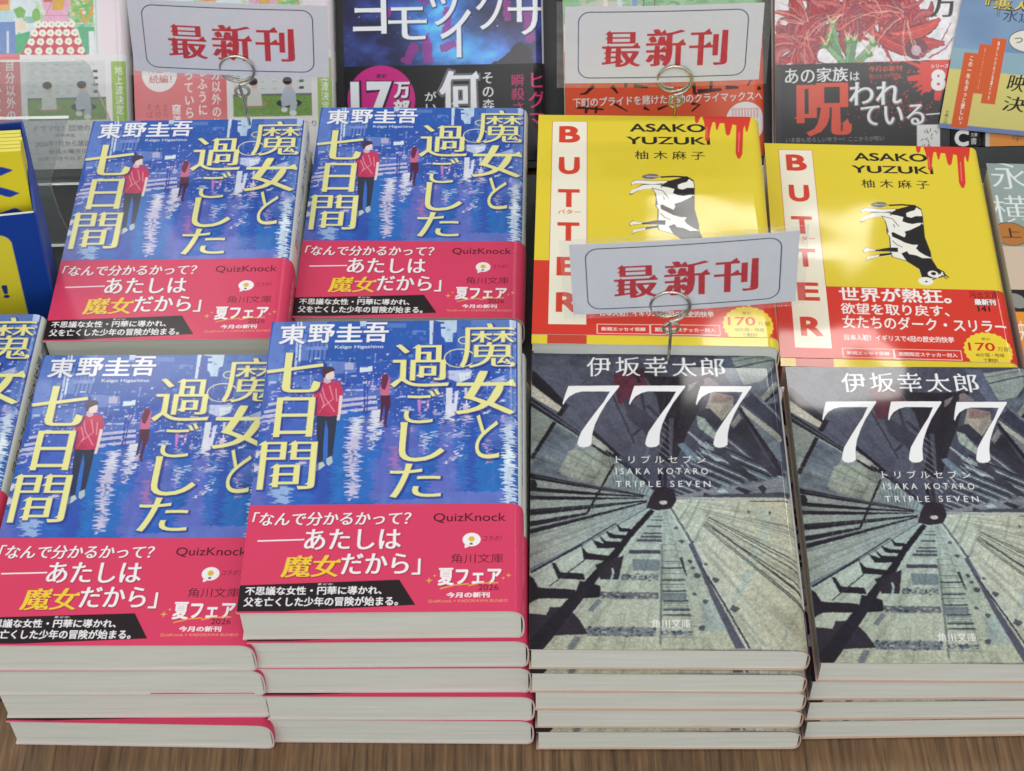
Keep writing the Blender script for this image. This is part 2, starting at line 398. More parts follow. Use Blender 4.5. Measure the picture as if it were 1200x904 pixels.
    for pts in ([(32.4,102.0),(45.9,103.8)], [(31.6,99.1),(46.5,101.2)], [(32.3,95.8),(47.2,98.2)], [(2.6,100.1),(15.2,102.6)], [(1.4,96.2),(15.4,99.3)], [(0.2,93.2),(12.1,96.4)], [(0.5,90.3),(12.4,93.7)], [(0.4,86.7),(6.8,88.6)]):
        A.line(pts, 1.5, (206, 196, 230)); A.line([(a, b-1.4) for a, b in pts], .9, (92, 96, 196))
    A.line([(40.8,114.3),(41.8,91.7)], .8, (66, 78, 172)); A.line([(42.1,113.6),(42.8,91.7)], .5, (66, 78, 172))
    # wet road
    road = [(11.5,103.7),(20.6,104.9),(23.4,94.3),(25.7,49.9),(2.1,48.6),(1.4,81.5)]
    A.poly(road, (92, 106, 206))
    A.poly([(20.9,100.9),(34.5,94.1),(35.1,68.7),(37.7,49.9),(30.5,49.9),(30.5,65.0),(23.9,87.8)], (56, 116, 208))
    A.poly([(22.9,68.8),(30.6,70.0),(31.0,49.9),(24.3,49.9)], (66, 88, 190))
    A.poly([(14.5,62.6),(23.6,65.0),(24.3,49.9),(15.6,49.8)], (60, 104, 204))
    A.poly([(-1.3,62.6),(6.9,65.1),(8.4,48.6),(-1.3,48.6)], (124, 114, 206))
    A.poly([(3.9,60.2),(7.4,60.1),(8.4,49.2),(5.0,49.2)], (98, 106, 206))
    A.poly([(34.8,96.7),(50.9,92.6),(52.9,49.9),(37.7,49.9)], (58, 112, 208))
    A.poly([(41.1,90.8),(44.3,96.6),(46.8,76.7),(42.5,75.5)], (112, 112, 204))
    A.poly([(46.4,70.5),(51.7,76.1),(52.8,51.1),(46.7,51.1)], (124, 112, 206))
    A.poly([(46.7,100.5),(49.8,100.5),(55.0,88.2),(50.9,78.3),(48.4,67.3)], (76, 100, 202))
    A.poly([(50.4,87.6),(56.5,88.9),(56.9,66.0),(55.3,58.4),(52.2,50.3),(49.2,49.7),(48.4,66.0)], (124, 112, 208))
    A.poly([(56.6,88.2),(64.2,88.1),(64.9,67.3),(57.4,67.3)], (116, 110, 204))
    A.poly([(63.7,88.8),(71.3,90.0),(71.8,69.1),(64.8,68.5)], (62, 108, 204))
    A.poly([(54.9,66.0),(69.3,67.2),(67.6,59.7),(65.4,50.3),(54.1,50.9)], (58, 104, 206))
    A.poly([(71.3,88.7),(77.9,89.3),(78.2,70.4),(79.3,60.9),(79.0,54.7),(67.7,55.3),(68.5,60.9),(71.8,69.1)], (124, 114, 210))
    A.poly([(77.9,86.6),(83.9,87.9),(85.3,54.7),(79.4,58.4)], (66, 112, 206)); A.poly([(82.8,94.6),(86.9,95.9),(87.7,55.3),(82.8,55.3)], (62, 88, 188))
    A.poly([(86.6,72.3),(97.4,70.9),(97.8,55.3),(86.2,55.3)], (54, 114, 206)); A.poly([(90.9,93.8),(97.9,93.7),(97.4,81.2),(91.0,80.0)], (100, 112, 206))
    A.poly([(49.0,54.7),(68.7,55.3),(83.3,55.3),(97.8,55.3),(102.2,57.1),(102.1,49.2),(49.3,49.1)], (128, 122, 214))
    A.poly([(53.9,55.3),(67.7,57.2),(69.7,53.4),(54.1,50.9)], (60, 104, 206))
    # reflections
    A.poly([(36.5,92.8),(40.7,94.0),(41.0,79.3),(40.7,71.8),(40.4,65.0),(41.4,60.1),(40.7,52.3),(38.5,51.7),(37.3,59.5),(38.1,63.8),(35.5,69.9),(35.7,78.7),(36.0,85.1)], (214, 200, 232))
    A.poly([(36.9,91.5),(40.1,92.1),(39.5,84.4),(37.6,83.1)], (236, 232, 246))
    A.poly([(44.3,96.6),(48.3,97.2),(48.2,88.1),(48.4,83.0),(45.6,81.2),(46.8,76.1),(45.3,76.7),(44.5,84.3)], (232, 224, 242))
    A.poly([(7.9,60.1),(14.2,60.8),(15.6,50.4),(9.3,50.4),(8.1,54.7)], (160, 184, 232))
    for k in range(9):
        v = 5+0+k*.0; A.line([(11+R.uniform(0, 3), 54+k*2.6), (16, 55+k*2.6+R.uniform(-1, 1)), (23+R.uniform(0, 3), 54.3+k*2.6)], .8, (84, 110, 208))
    A.poly([(17.2,71.3),(20.3,72.5),(20.4,68.1),(17.0,68.8)], (206, 196, 232)); A.poly([(19.9,88.4),(22.3,89.7),(22.2,83.9),(19.4,82.0)], (222, 216, 242))
    A.poly([(-0.1,76.4),(2.2,77.7),(1.9,73.9),(-0.3,72.9)], (230, 216, 240)); A.poly([(-0.4,68.9),(2.0,69.8),(1.8,66.7),(-0.3,65.7)], (230, 216, 240))
    A.poly([(74.1,100.1),(78.2,100.1),(77.3,91.3),(75.8,89.3),(74.0,93.4)], (236, 220, 240)); A.poly([(81.2,100.0),(83.3,100.0),(82.9,91.9),(81.9,87.3),(81.1,93.9)], (232, 196, 226))
    A.poly([(74.2,108.3),(76.7,108.3),(76.5,91.3),(74.1,91.4)], (238, 232, 246)); A.poly([(77.7,106.3),(79.2,106.9),(78.4,95.2),(77.5,94.5)], (232, 226, 246)); A.poly([(81.6,108.2),(82.6,108.2),(82.8,98.3),(81.8,98.4)], (226, 220, 244))
    A.poly([(77.9,84.7),(82.4,85.3),(82.0,82.7),(78.0,82.0)], (176, 146, 214)); A.poly([(74.4,84.7),(76.4,84.7),(76.0,79.4),(75.0,79.5)], (150, 150, 220))
    A.poly([(65.8,86.1),(67.1,84.1),(67.3,78.9),(66.9,75.0),(65.5,78.9)], (206, 204, 236)); A.poly([(54.2,78.3),(56.0,77.6),(56.9,72.4),(56.4,66.0),(54.2,66.7),(53.9,72.4)], (206, 118, 192))
    A.poly([(82.0,80.7),(80.1,73.6),(76.2,69.1),(74.0,68.4),(77.2,71.7),(79.3,75.5)], (230, 220, 244)); A.poly([(90.5,82.6),(91.5,80.0),(91.8,69.1),(90.5,68.7)], (204, 166, 220))
    A.poly([(97.2,93.7),(102.2,94.3),(101.3,78.0),(101.9,49.8),(98.3,49.5),(97.9,63.4),(96.9,64.6),(97.9,78.0)], (214, 224, 246)); A.poly([(98.4,76.7),(100.8,74.7),(100.8,67.1),(98.3,67.1)], (240, 244, 252))
    A.poly([(99.7,146.9),(102.7,146.1),(102.3,92.3),(99.2,92.3),(100.8,117.2)], (196, 206, 240))
    for k in range(26): A.rect(97.5+R.uniform(0, 3), R.uniform(84, 144), 100+R.uniform(0, 3), R.uniform(84, 144)*0+R.uniform(84, 144), (110, 122, 210), .25)
    A.poly([(62.5,103.2),(64.2,102.9),(64.0,94.7),(63.3,95.4)], (212, 130, 200)); A.poly([(66.5,101.8),(67.5,103.1),(67.4,97.3),(66.6,97.3)], (206, 140, 206))
    for k in range(60):
        u, v = R.uniform(3, 103), R.uniform(54, 92); A.rect(u, v, u+R.uniform(.4, 1.3), v+R.uniform(1.5, 7), R.choice([LV, B2, B3, LV2, (90, 108, 206)]), .55)
    for k in range(50):
        u, v = R.gauss(78, 12), R.gauss(86, 6); A.rect(u, v, u+R.uniform(.4, 1.4), v+R.uniform(1, 5), R.choice([WH, PK, LV2, B3, (216, 170, 220)]), .7)
    for k in range(320):
        v = R.gauss(106, 9); u = R.uniform(1, 102); A.rect(u, v, u+R.uniform(.2, .9), v+R.uniform(.2, .9), R.choice([WH, WH, PK, (228, 214, 240), (244, 200, 224), PB]), .9)
    for k in range(26):
        u, v = R.uniform(4, 96), R.uniform(108, 138)
        for q in range(R.randint(3, 7)): A.rect(u, v-q*1.1, u+R.uniform(.4, .7), v-q*1.1+.55, R.choice([WH, PB, LV2]), .8)
    # brush-broken edges: strong sideways for the reflections, slight above
    k = np.clip((97-V)/5, .03, 1)
    A.warp((vnoise(U*.25, V*2.4, 3)-.5)*4.4*k+(vnoise(U*.8, V*4.5, 9)-.5)*1.8*k, (vnoise(U*.9, V*.6, 5)-.5)*1.5*k)
    A.mul(.94+.12*fbm(U/2.2, V/5, 8, 3))
    A.a = np.clip(A.a*np.array((.80, 1.0, .955), np.float32), 0, 1); lum = A.a.mean(2, keepdims=True); A.a = np.clip(np.where(lum > .64, A.a*np.array((1.2, 1.0, 1.04), np.float32), A.a), 0, 1).astype(np.float32)
    # the man
    SK, SKS = (244, 222, 216), (214, 188, 206)
    A.poly([(19.9,103.0),(21.3,110.0),(22.4,110.0),(22.1,101.6),(22.3,93.3),(21.4,91.7),(20.1,92.7)], SK); A.poly([(31.0,105.7),(32.4,104.2),(32.2,96.0),(31.9,91.6),(30.6,91.6),(30.6,96.0)], SK)
    A.poly([(22.5,94.4),(30.9,94.1),(30.7,85.1),(30.3,72.5),(28.2,72.2),(27.4,86.5),(26.4,91.9),(26.3,79.8),(26.7,70.6),(24.7,70.6),(23.2,85.2)], (52, 58, 78))
    A.poly([(26.5,91.7),(27.7,86.5),(28.4,73.2),(26.9,70.9),(26.3,81.1)], (60, 116, 210))
    A.poly([(23.3,66.5),(24.5,69.6),(26.7,70.6),(27.7,68.8),(26.1,67.0),(24.4,65.7)], (196, 212, 206)); A.poly([(28.0,72.2),(30.0,73.5),(30.6,70.3),(29.3,68.5),(28.2,69.5)], (186, 202, 206))
    A.poly([(22.3,111.7),(24.5,113.1),(28.1,112.6),(30.8,111.9),(32.4,107.0),(32.9,105.1),(31.1,104.5),(31.1,94.3),(28.2,93.7),(21.6,94.2),(21.9,102.3),(20.5,103.7),(20.9,109.3)], (206, 62, 98))
    for q in ([(23.5,110.0),(25.2,103.7),(29.7,96.0)], [(23.2,105.8),(25.2,100.2),(23.5,95.4)], [(26.7,110.0),(28.7,102.9),(24.3,98.1)], [(29.4,108.5),(30.2,101.5)]):
        A.line(q, .45, (236, 150, 176))
    A.poly([(21.9,102.3),(23.7,98.8),(28.2,94.4),(21.6,94.2)], (180, 46, 86), .5)
    A.poly([(24.2,114.3),(26.6,113.9),(27.2,111.9),(25.7,111.1),(24.2,112.0)], SKS)
    A.poly([(24.4,117.7),(27.8,118.2),(28.4,115.3),(27.9,113.6),(26.0,113.1),(24.6,114.5)], SK)
    A.poly([(23.0,116.8),(23.0,119.1),(25.1,120.5),(27.7,119.9),(28.5,117.9),(27.0,117.6),(25.8,116.8),(24.9,116.2),(24.6,114.2),(23.6,114.5)], (78, 56, 74))
    # the woman
    A.poly([(47.6,114.9),(48.6,116.1),(50.1,115.5),(51.1,113.7),(51.4,105.3),(49.8,104.3),(47.7,104.6),(47.4,109.6)], (216, 110, 146)); A.poly([(47.4,111.0),(48.0,115.5),(49.7,116.3),(50.6,114.0),(50.0,110.1),(49.3,107.3),(48.0,108.2)], (112, 48, 80))
    A.poly([(47.7,104.6),(51.7,104.5),(52.1,99.5),(51.2,95.7),(50.7,89.5),(49.7,89.5),(49.8,95.7),(49.4,99.6),(49.0,95.7),(48.8,90.9),(47.9,90.9),(48.0,98.5)], (86, 42, 66))
    A.poly([(47.9,90.9),(49.0,90.9),(49.7,88.7),(48.7,88.7)], (214, 176, 190)); A.poly([(49.7,89.5),(50.9,89.5),(51.4,87.3),(50.2,87.6)], (90, 60, 90))
    # title
    dk = (36, 42, 120)
    def t(ch, b, e=(.012, -.009), **k):
        A.text(ch, b, YEL, e, sh=(dk, .030, .5, -.5, .55), u=(0 if ch in '魔とごした' else .9), **k)
    t('魔', (79.31,119.04,102.25,143.71), (.006, -.012)); t('女', (77.75,94.06,102.41,117.37), (.03, -.006)); t('と', (86.23,71.60,95.67,93.95), (.004, -.006))
    t('過', (51.30,108.83,75.25,132.37), (.016, -.008)); t('ご', (57.54,89.86,71.78,107.62)); t('し', (56.21,70.41,74.23,90.40), (.006, -.004)); t('た', (53.20,52.70,73.27,69.39), (.008, -.004))
    t('七', (0.35,106.52,23.59,128.27), (.03, -.008), slant=0.0); t('日', (5.07,83.26,21.50,103.86), (.026, -.008)); t('間', (0.56,57.10,24.15,81.54), (.012, -.012))
    for cx, cy, r in ([(79.2,124.4)][0]+(5.0,), [(81.0,134.3)][0]+(1.9,), [(99.3,123.3)][0]+(2.0,)):
        q = [(cx+r*1.25*math.cos(a*.25), cy+r*math.sin(a*.25)) for a in range(2, 24)]
        A.line(q, .5, YEL, 1., .35)
    for ch, b in (('東', (3.87,132.98,14.90,144.11)), ('野', (15.91,133.60,26.97,144.12)), ('圭', (27.36,133.81,38.66,144.16)), ('吾', (38.94,133.74,49.43,144.91))):
        A.text(ch, b, (250, 250, 252), (.03, .022), sh=((52, 74, 170), .03, .35, -.35, .6))
    A.text('Keigo Higashino', (27.47,129.84,47.65,132.08), (232, 238, 250), (.01, .01))
    # cloth-white spine strip
    A.rect(103.4, 0, w, HM, (226, 228, 220)); A.text('魔女と過ごした七日間', (106.5, 62, 113.5, 126), (40, 44, 60), (.01, .01), vert=True)
    A.text('東野圭吾', (107.5, 128, 112.5, 143), (40, 44, 60), (.01, .01), vert=True)
    return A

RED = (226, 66, 104)
def art_city_band(w, h):
    A = Art(w, h, .2, RED); U, V = A.UV(); WHT = (252, 250, 250)
    sh = ((150, 40, 70), .03, .25, -.25, .55)
    A.text('「なんで分かるかって？', (1.99,39.34,62.24,45.83), WHT, (.022, .004), sh=sh, slant=.12)
    A.line([(4.7,32.4),(22.4,32.9)], .6, WHT)
    A.text('あたしは', (22.45,28.13,58.89,37.68), WHT, (.022, .004), sh=sh)
    A.text('魔女', (15.11,15.78,36.59,25.72), (250, 214, 60), (.036, -.004), sh=sh, slant=.1, u=1)
    A.text('だから」', (37.00,16.55,66.62,26.35), WHT, (.024, .006), sh=sh)
    A.poly([(-1, .0)]+[(65.3,3.2)]+[(59.0,14.4)]+[(-1, 0)][:0]+[(-1.1,12.3)]+[(-0.2,0.9)], (38, 26, 30))
    A.poly([(-1, [(-0.2,0.9)][0][1])]+[(65.3,3.2),(59.0,14.4)]+[(-1, [(-1.1,12.3)][0][1])], (38, 26, 30))
    v0 = [(-0.2,0.9)][0][1]
    A.rect(-1, -1, 80, v0-.02, RED)
    A.text('不思議な女性・円華に導かれ、', (2.32,7.96,52.69,11.75), WHT, (.025, .02)); A.text('父を亡くした少年の冒険が始まる。', (2.21,2.95,58.91,7.06), WHT, (.025, .02))
    A.text('まどか', (28.97,12.25,34.49,13.05), WHT, (.01, .01))
    DKR = (70, 14, 34)
    A.text('QuizKnock', (70.84,40.09,98.37,44.75), DKR, (.008, .008))
    A.text('角川文庫', (77.92,21.49,97.49,25.83), DKR, (-.004, -.006))
    A.ell(*[(85.5,32.3)][0], 3.4, 3.1, WHT); A.poly([(82.9,30.0),(84.6,29.1),(83.0,28.4)], WHT)
    A.ell(*[(85.5,32.6)][0], 1.2, 1.25, (238, 190, 66)); A.rect(*(84.83,29.96,85.90,30.80), (90, 90, 90))
    A.text('コラボ！', (89.73,31.59,96.78,34.02), DKR, (.0, .0), slant=.2)
    A.text('夏フェア', (73.25,11.60,96.85,19.44), WHT, (.04, .03), sh=((190, 40, 76), .03, .3, -.3, .6))
    A.line([(74.1,10.2),(79.6,11.8),(84.8,12.3),(84.4,11.4),(88.7,12.5),(95.6,12.7)], .55, (240, 168, 80))
    A.text('2026', (88.30,9.39,95.70,11.82), DKR, (.0, .0)); A.text('今月の新刊', (76.56,6.17,92.49,8.59), WHT, (.035, .03))
    A.text('QuizKnock × KADOKAWA BUNKO', (69.93,4.00,99.09,5.43), (240, 176, 110), (.0, .0))
    for cx, cy, r in ([(70.0,13.9)][0]+(1.5,), [(72.0,16.0)][0]+(.8,), [(99.4,16.0)][0]+(1.1,), [(97.5,14.7)][0]+(.8,)):
        A.poly([(cx, cy+r), (cx+r*.2, cy+r*.2), (cx+r, cy), (cx+r*.2, cy-r*.2), (cx, cy-r), (cx-r*.2, cy-r*.2), (cx-r, cy), (cx-r*.2, cy+r*.2)], (240, 180, 90))
    A.text('角川文庫夏フェア', (110, 12, 112, 44), (240, 170, 90), (.0, .0), vert=True); A.text('今月の新刊', (107.6, 16, 109.2, 40), (252, 240, 240), (.0, .0), vert=True)
    return A

def art_shaft(w):
    """concrete lift shaft seen along its rails, with three large sevens"""
    A = Art(w, H7, .25, (118, 126, 136)); U, V = A.UV()
    DK, D2, LG, CR = (46, 42, 52), (66, 66, 78), (168, 178, 176), (188, 186, 168)
    vx, vy = [(52.8,70.0)][0]
    # four walls
    g = lambda a, b, u0, u1, ax='u': (lambda U, V: np.array(a)+(np.array(b)-np.array(a))*np.clip(((U if ax == 'u' else V)-u0)/(u1-u0), 0, 1)[..., None])
    A.poly([(-1, 150), (w, 150), (w, vy+20), (vx, vy), (-1, vy+20)], g((98, 102, 116), (84, 86, 100), 10, 95))
    A.poly([(-1, 132)]+[(0.7,118.7),(19.9,102.6),(34.8,90.8)]+[(vx, vy), (-1, vy+18)], g((150, 160, 156), (150, 168, 168), 0, 60))
    A.poly([(0.1,119.4),(9.4,110.2),(0.5,90.6),(-0.3,90.6)], (150, 158, 150)); A.poly([(10.2,108.9),(19.9,101.2),(15.1,90.7),(1.0,90.6)], (118, 128, 138))
    A.poly([(15.6,94.8),(28.7,94.9),(35.7,87.1),(29.3,76.2),(11.9,82.5)], (160, 168, 156)); A.poly([(0.5,88.2),(3.1,94.8),(15.6,94.8),(10.8,82.5),(-0.0,83.7)], (122, 132, 140))
    A.poly([(-1, vy+22)]+[(-0.3,82.4),(45.5,72.1)]+[(vx, vy)]+[(46.3,66.2),(29.8,54.4),(-0.2,36.6)]+[(-1, 40)], g((156, 162, 156), (150, 166, 168), 0, 60))
    A.poly([(vx, vy)]+[(57.6,71.2),(103.0,71.7)]+[(w, 88), (w, 0)]+[(82.5,0.8)], g((190, 198, 188), (178, 174, 154), 56, 104))
    A.poly([(vx, vy)]+[(21.1,47.8),(0.6,34.5)]+[(-1, 40), (-1, -1)]+[(82.5,0.8)], g((176, 178, 160), (168, 182, 178), 0, 60, 'v'))
    A.poly([(89.0,68.2),(95.7,63.2),(94.0,54.6),(87.8,38.9),(80.9,38.8),(90.0,54.6)], (164, 178, 172), .45); A.poly([(82.9,36.0),(88.3,37.4),(77.6,20.4),(76.8,23.5)], (156, 174, 172), .5)
    A.poly([(65.2,21.5),(70.9,21.6),(73.8,8.8),(65.0,8.7)], (150, 164, 168), .6)
    # left wall ribs and cables
    A.poly([(0.4,138.8),(0.4,131.1),(11.6,114.3),(15.1,119.4),(7.4,130.4)], DK); A.poly([(-0.4,130.8),(-0.4,124.2),(11.5,115.0),(12.8,117.9)], (196, 194, 178))
    A.poly([(-0.4,123.6),(-0.4,118.7),(19.9,102.2),(30.7,92.1),(35.9,91.4),(25.7,104.6),(19.9,104.6)], DK); A.line([(-0.4,121.4),(19.9,103.6),(33.8,91.4)], .6, (104, 108, 112))
    A.poly([(25.4,102.9),(33.9,94.0),(33.3,92.1),(24.8,98.6)], (176, 180, 172)); A.line([(25.2,105.2),(36.1,91.8)], 1.4, DK)
    A.line([(9.9,109.8),(0.5,90.6)], 1.7, DK); A.line([(15.1,119.4),(11.6,113.3)], 2.2, DK)
    A.line([(30.7,94.9),(49.7,75.6)], 1.0, DK); A.line([(37.9,89.0),(45.3,80.7)], 1.2, D2)
    A.line([(33.9,88.0),(22.4,62.9)], .9, DK)
    for a, b in (([(-0.3,83.2),(-0.3,80.3)], [(45.5,71.7),(45.5,72.3)]), ([(-0.3,76.3),(-0.3,73.8)], [(45.0,71.2),(45.0,71.8)]), ([(-0.3,71.9),(-0.3,69.5)], [(45.0,70.6),(45.0,70.9)]), ([(-0.3,65.0),(-0.2,61.9)], [(46.4,69.1),(46.5,69.8)]), ([(-0.2,59.1),(-0.2,56.3)], [(22.9,62.8),(22.9,63.9)]), ([(-0.2,55.3),(-0.2,52.9)], [(46.4,68.6),(46.4,69.2)])):
        A.poly([a[0], a[1], b[0], b[1]], DK)
    A.ell(*[(1.0,77.3)][0], 1.8, 2.6, DK)
    for k in range(12): A.line([(vx-7-k*1.1, vy+2+k*.5), (vx-4-k*1.6, vy+9+k*1.5)], .35, (92, 100, 108), .8)
    for k in range(8):
        a = (vx-10-4.2*k, vy-1-.2*k); A.line([a, (a[0]-2.6, a[1]-6-.4*k)], .35, (116, 126, 128), .7)
    for q in ([(25.5,90.9),(19.1,79.3)], [(29.5,87.7),(24.2,77.4)], [(21.3,92.9),(15.5,81.2)]): A.line(q, .5, (136, 146, 138), .8)
    # ceiling truss
    A.poly([(34.4,136.0),(45.8,138.2),(49.0,129.8),(41.4,119.5),(36.1,120.1)], (112, 44, 60), .75); A.poly([(35.0,137.4),(49.1,140.3),(48.9,134.0),(44.6,134.0)], (84, 46, 62), .6)
    A.poly([(48.9,134.7),(54.0,129.1),(56.6,125.6),(56.3,120.8),(49.7,128.4)], (150, 130, 140), .8)
    A.line([(34.1,124.2),(42.3,98.7)], .7, D2); A.line([(36.3,127.0),(47.7,102.7)], .5, D2); A.line([(45.9,126.3),(47.3,113.4)], 1.2, D2); A.line([(41.6,110.0),(48.1,114.7)], 1., D2); A.line([(41.4,102.6),(49.0,110.0)], 1.2, D2); A.line([(48.3,118.8),(56.3,108.0)], 1.6, D2); A.line([(43.7,139.6),(45.5,131.2)], 1.2, DK)
    A.poly([(46.3,139.1),(52.8,134.7),(66.2,134.7),(77.3,135.5),(72.3,124.7),(67.7,112.0),(64.7,105.1),(58.5,88.7),(51.0,88.7),(54.8,102.3),(52.4,123.2)], (56, 52, 62))
    A.poly([(38.0,123.9),(50.3,112.0),(56.9,102.3),(51.4,99.5),(39.9,111.9)], (74, 74, 88))
    A.poly([(56.8,112.0),(59.0,112.0),(57.2,91.4),(56.2,91.4)], (96, 98, 112)); A.line([(52.5,112.0),(45.6,88.6)], .9, (110, 114, 126))
    for k in range(9): 
        a = [(53.0,112.0)][0]; b = [(57.4,106.4)][0]; A.line([(a[0]-.25*k, a[1]-k*3.3), (b[0]-.1*k, b[1]-k*3.3)], .5, (128, 134, 142))
    A.poly([(66.0,130.4),(70.0,132.6),(67.5,128.3),(65.2,126.1)], (150, 140, 146)); A.poly([(72.8,134.0),(75.1,134.8),(78.7,130.4),(72.0,129.7)], (140, 128, 134))
    A.poly([(75.2,126.8),(84.3,124.0),(84.0,118.4),(78.0,109.9),(72.4,117.6)], (168, 164, 152)); A.poly([(75.7,126.8),(84.3,123.3),(82.0,121.2),(74.8,120.4)], (150, 118, 118), .7)
    A.poly([(84.1,145.7),(104.0,149.4),(102.8,141.3),(97.1,132.6),(89.2,130.4),(85.3,138.4)], (150, 162, 158)); A.line([(86.0,139.9),(103.1,145.0)], .8, (92, 98, 98)); A.line([(85.6,143.5),(102.7,147.9)], .5, (110, 116, 112))
    A.poly([(77.0,148.7),(84.3,147.9),(89.1,129.7),(93.0,121.9),(87.5,122.6),(80.8,137.7)], (104, 112, 130))
    A.poly([(89.2,130.4),(98.2,132.6),(104.0,139.1),(102.3,112.1),(96.2,120.5)], (108, 116, 128)); A.line([(95.7,121.9),(103.7,132.6)], 2.2, (164, 166, 158)); A.line([(96.7,120.5),(103.6,128.3)], 1.0, DK); A.poly([(97.1,119.1),(103.1,121.9),(102.1,109.3)], D2)
    A.poly([(87.5,121.9),(92.1,125.4),(103.1,112.1),(102.8,102.4)], (66, 70, 84)); A.poly([(92.2,125.8),(94.3,125.1),(103.2,113.1),(103.1,111.4)], (126, 132, 140))
    A.poly([(86.8,119.8),(102.4,103.1),(102.7,101.1),(101.5,99.7),(88.1,114.9)], (172, 174, 164)); A.poly([(89.1,113.5),(101.5,99.7),(101.8,90.2),(99.1,89.6)], (120, 130, 136))
    A.poly([(85.6,117.7),(87.2,117.7),(100.2,89.6),(98.0,89.5)], DK); A.poly([(81.5,106.5),(87.9,112.1),(93.7,95.6),(92.5,94.2)], (62, 62, 72)); A.poly([(82.3,109.3),(85.9,114.8),(86.8,112.1),(83.2,106.5)], (150, 152, 148))
    A.poly([(67.9,114.8),(74.1,117.6),(79.1,109.9),(98.0,88.9),(93.7,88.9)], (70, 70, 84)); A.line([(80.1,101.0),(89.6,90.2)], .9, (150, 160, 164))
    A.poly([(68.4,113.4),(71.6,112.0),(76.5,103.0),(74.7,101.0),(68.6,107.1)], (164, 176, 168)); A.poly([(79.9,97.6),(85.3,90.2),(78.2,96.2)], (140, 150, 152))
    A.poly([(64.7,105.1),(66.9,106.4),(85.2,88.8),(79.9,88.8)], (84, 88, 104)); A.line([(64.4,104.7),(79.3,89.1)], .9, (170, 182, 186))
    A.poly([(66.1,102.3),(67.7,100.9),(78.3,89.5),(74.6,89.4)], (172, 184, 184)); A.poly([(59.7,98.2),(62.2,98.9),(70.8,89.4),(65.4,88.7)], (128, 146, 160))
    # slats between the beams, running to the right-hand ledge
    s0, s1 = [(56.2,72.7)][0], [(71.5,99.0)][0]; e0, e1 = [(58.9,71.5)][0], [(102.3,81.9)][0]
    for k in range(11):
        q = (k/10)**1.35; a = (s0[0]+(s1[0]-s0[0])*q, s0[1]+(s1[1]-s0[1])*q); b = (e0[0]+(e1[0]-e0[0])*q, e0[1]+(e1[1]-e0[1])*q)
        A.line([a, b], .5+1.6*q, (94, 102, 112) if k % 3 else (120, 134, 142)); A.line([(a[0], a[1]-.4-.9*q), (b[0], b[1]-.4-.9*q)], .3+.45*q, (172, 184, 184)); A.line([(a[0], a[1]+.5+.8*q), (b[0], b[1]+.5+.8*q)], .3+.8*q, (62, 62, 72))
    A.poly([(73.4,96.4),(78.6,95.7),(90.9,79.9),(87.8,79.2)], (76, 76, 86)); A.poly([(87.4,95.1),(91.5,95.1),(100.4,82.8),(97.7,81.5)], (74, 68, 84)); A.poly([(95.2,95.1),(97.2,95.1),(102.4,82.8),(100.3,82.2)], (60, 56, 68))
    for k in range(12): A.line([(vx+4+k*1.3, vy+13+k*1.5), (vx+5.2+k*1.5, vy+11+k*1.3)], .5, (176, 190, 194))
    A.poly([(57.7,71.5),(67.5,74.1),(82.5,77.3),(103.1,81.9),(103.3,71.7),(57.6,70.5)], (138, 144, 150)); A.poly([(65.8,71.5),(77.1,72.8),(103.2,74.1),(103.2,71.3),(57.6,70.5)], (82, 86, 92))
    for q in ([(81.4,75.7),(83.5,76.7),(88.4,74.2),(85.8,72.9)], [(90.7,76.4),(92.8,77.7),(94.2,75.8),(92.9,72.9)], [(69.0,73.7),(72.0,72.5),(68.9,71.8)]): A.poly(q, D2)
    A.poly([(73.7,74.4),(77.3,75.4),(79.2,73.8),(76.1,73.2)], (176, 200, 204)); A.line([(57.6,71.0),(103.2,70.9)], .6, (176, 186, 184)); A.line([(87.1,69.4),(102.8,69.5)], .5, D2)
    # shaft end
    A.poly([(50.8,76.9),(57.1,75.4),(58.2,70.0),(55.9,65.6),(50.3,64.8),(46.1,66.1),(47.5,70.9)], (58, 50, 60)); A.ell(*[(52.8,68.6)][0], 1.6, 1.0, (190, 190, 186)); A.line([(51.7,85.2),(52.3,76.3)], 1.2, DK); A.line([(54.3,85.9),(53.9,76.3)], 1.4, (70, 64, 76))
    # sleepers, rails, ladder
    for q in ([(-0.0,33.3),(0.0,20.4),(3.5,22.7),(16.6,22.8),(17.6,26.9),(3.5,27.7),(1.6,32.1)], [(8.5,39.2),(10.9,32.1),(21.4,31.4),(20.9,34.5),(12.0,35.0),(10.0,39.3)], [(20.2,47.5),(21.0,41.1),(29.5,40.5),(30.0,42.9),(22.5,43.1)], [(20.1,47.5),(21.0,41.6),(30.5,40.9),(30.5,42.9),(22.6,44.1)], [(24.2,50.7),(26.4,46.4),(36.1,46.5),(36.7,48.3),(28.7,48.6)], [(27.3,52.4),(28.9,48.4),(36.7,48.0),(37.2,49.4),(29.7,49.8)], [(29.8,54.8),(31.3,51.3),(39.0,50.8),(39.3,52.5),(33.0,53.0)], [(33.9,58.1),(35.1,54.4),(41.1,54.1),(41.2,55.5),(35.9,56.1)]):
        A.poly(q, DK)
    A.line([(0.6,34.6),(20.1,48.1)], .9, DK); A.line([(6.0,38.5),(33.9,58.4)], .6, D2); A.line([(7.7,28.4),(21.5,40.9)], .5, D2)
    A.poly([(0.0,16.1),(6.5,15.2),(7.9,18.8),(11.6,18.8),(16.5,16.4),(19.1,13.2),(22.2,6.9),(9.8,6.2),(5.0,-0.4),(-0.1,-0.4)], (60, 54, 64))
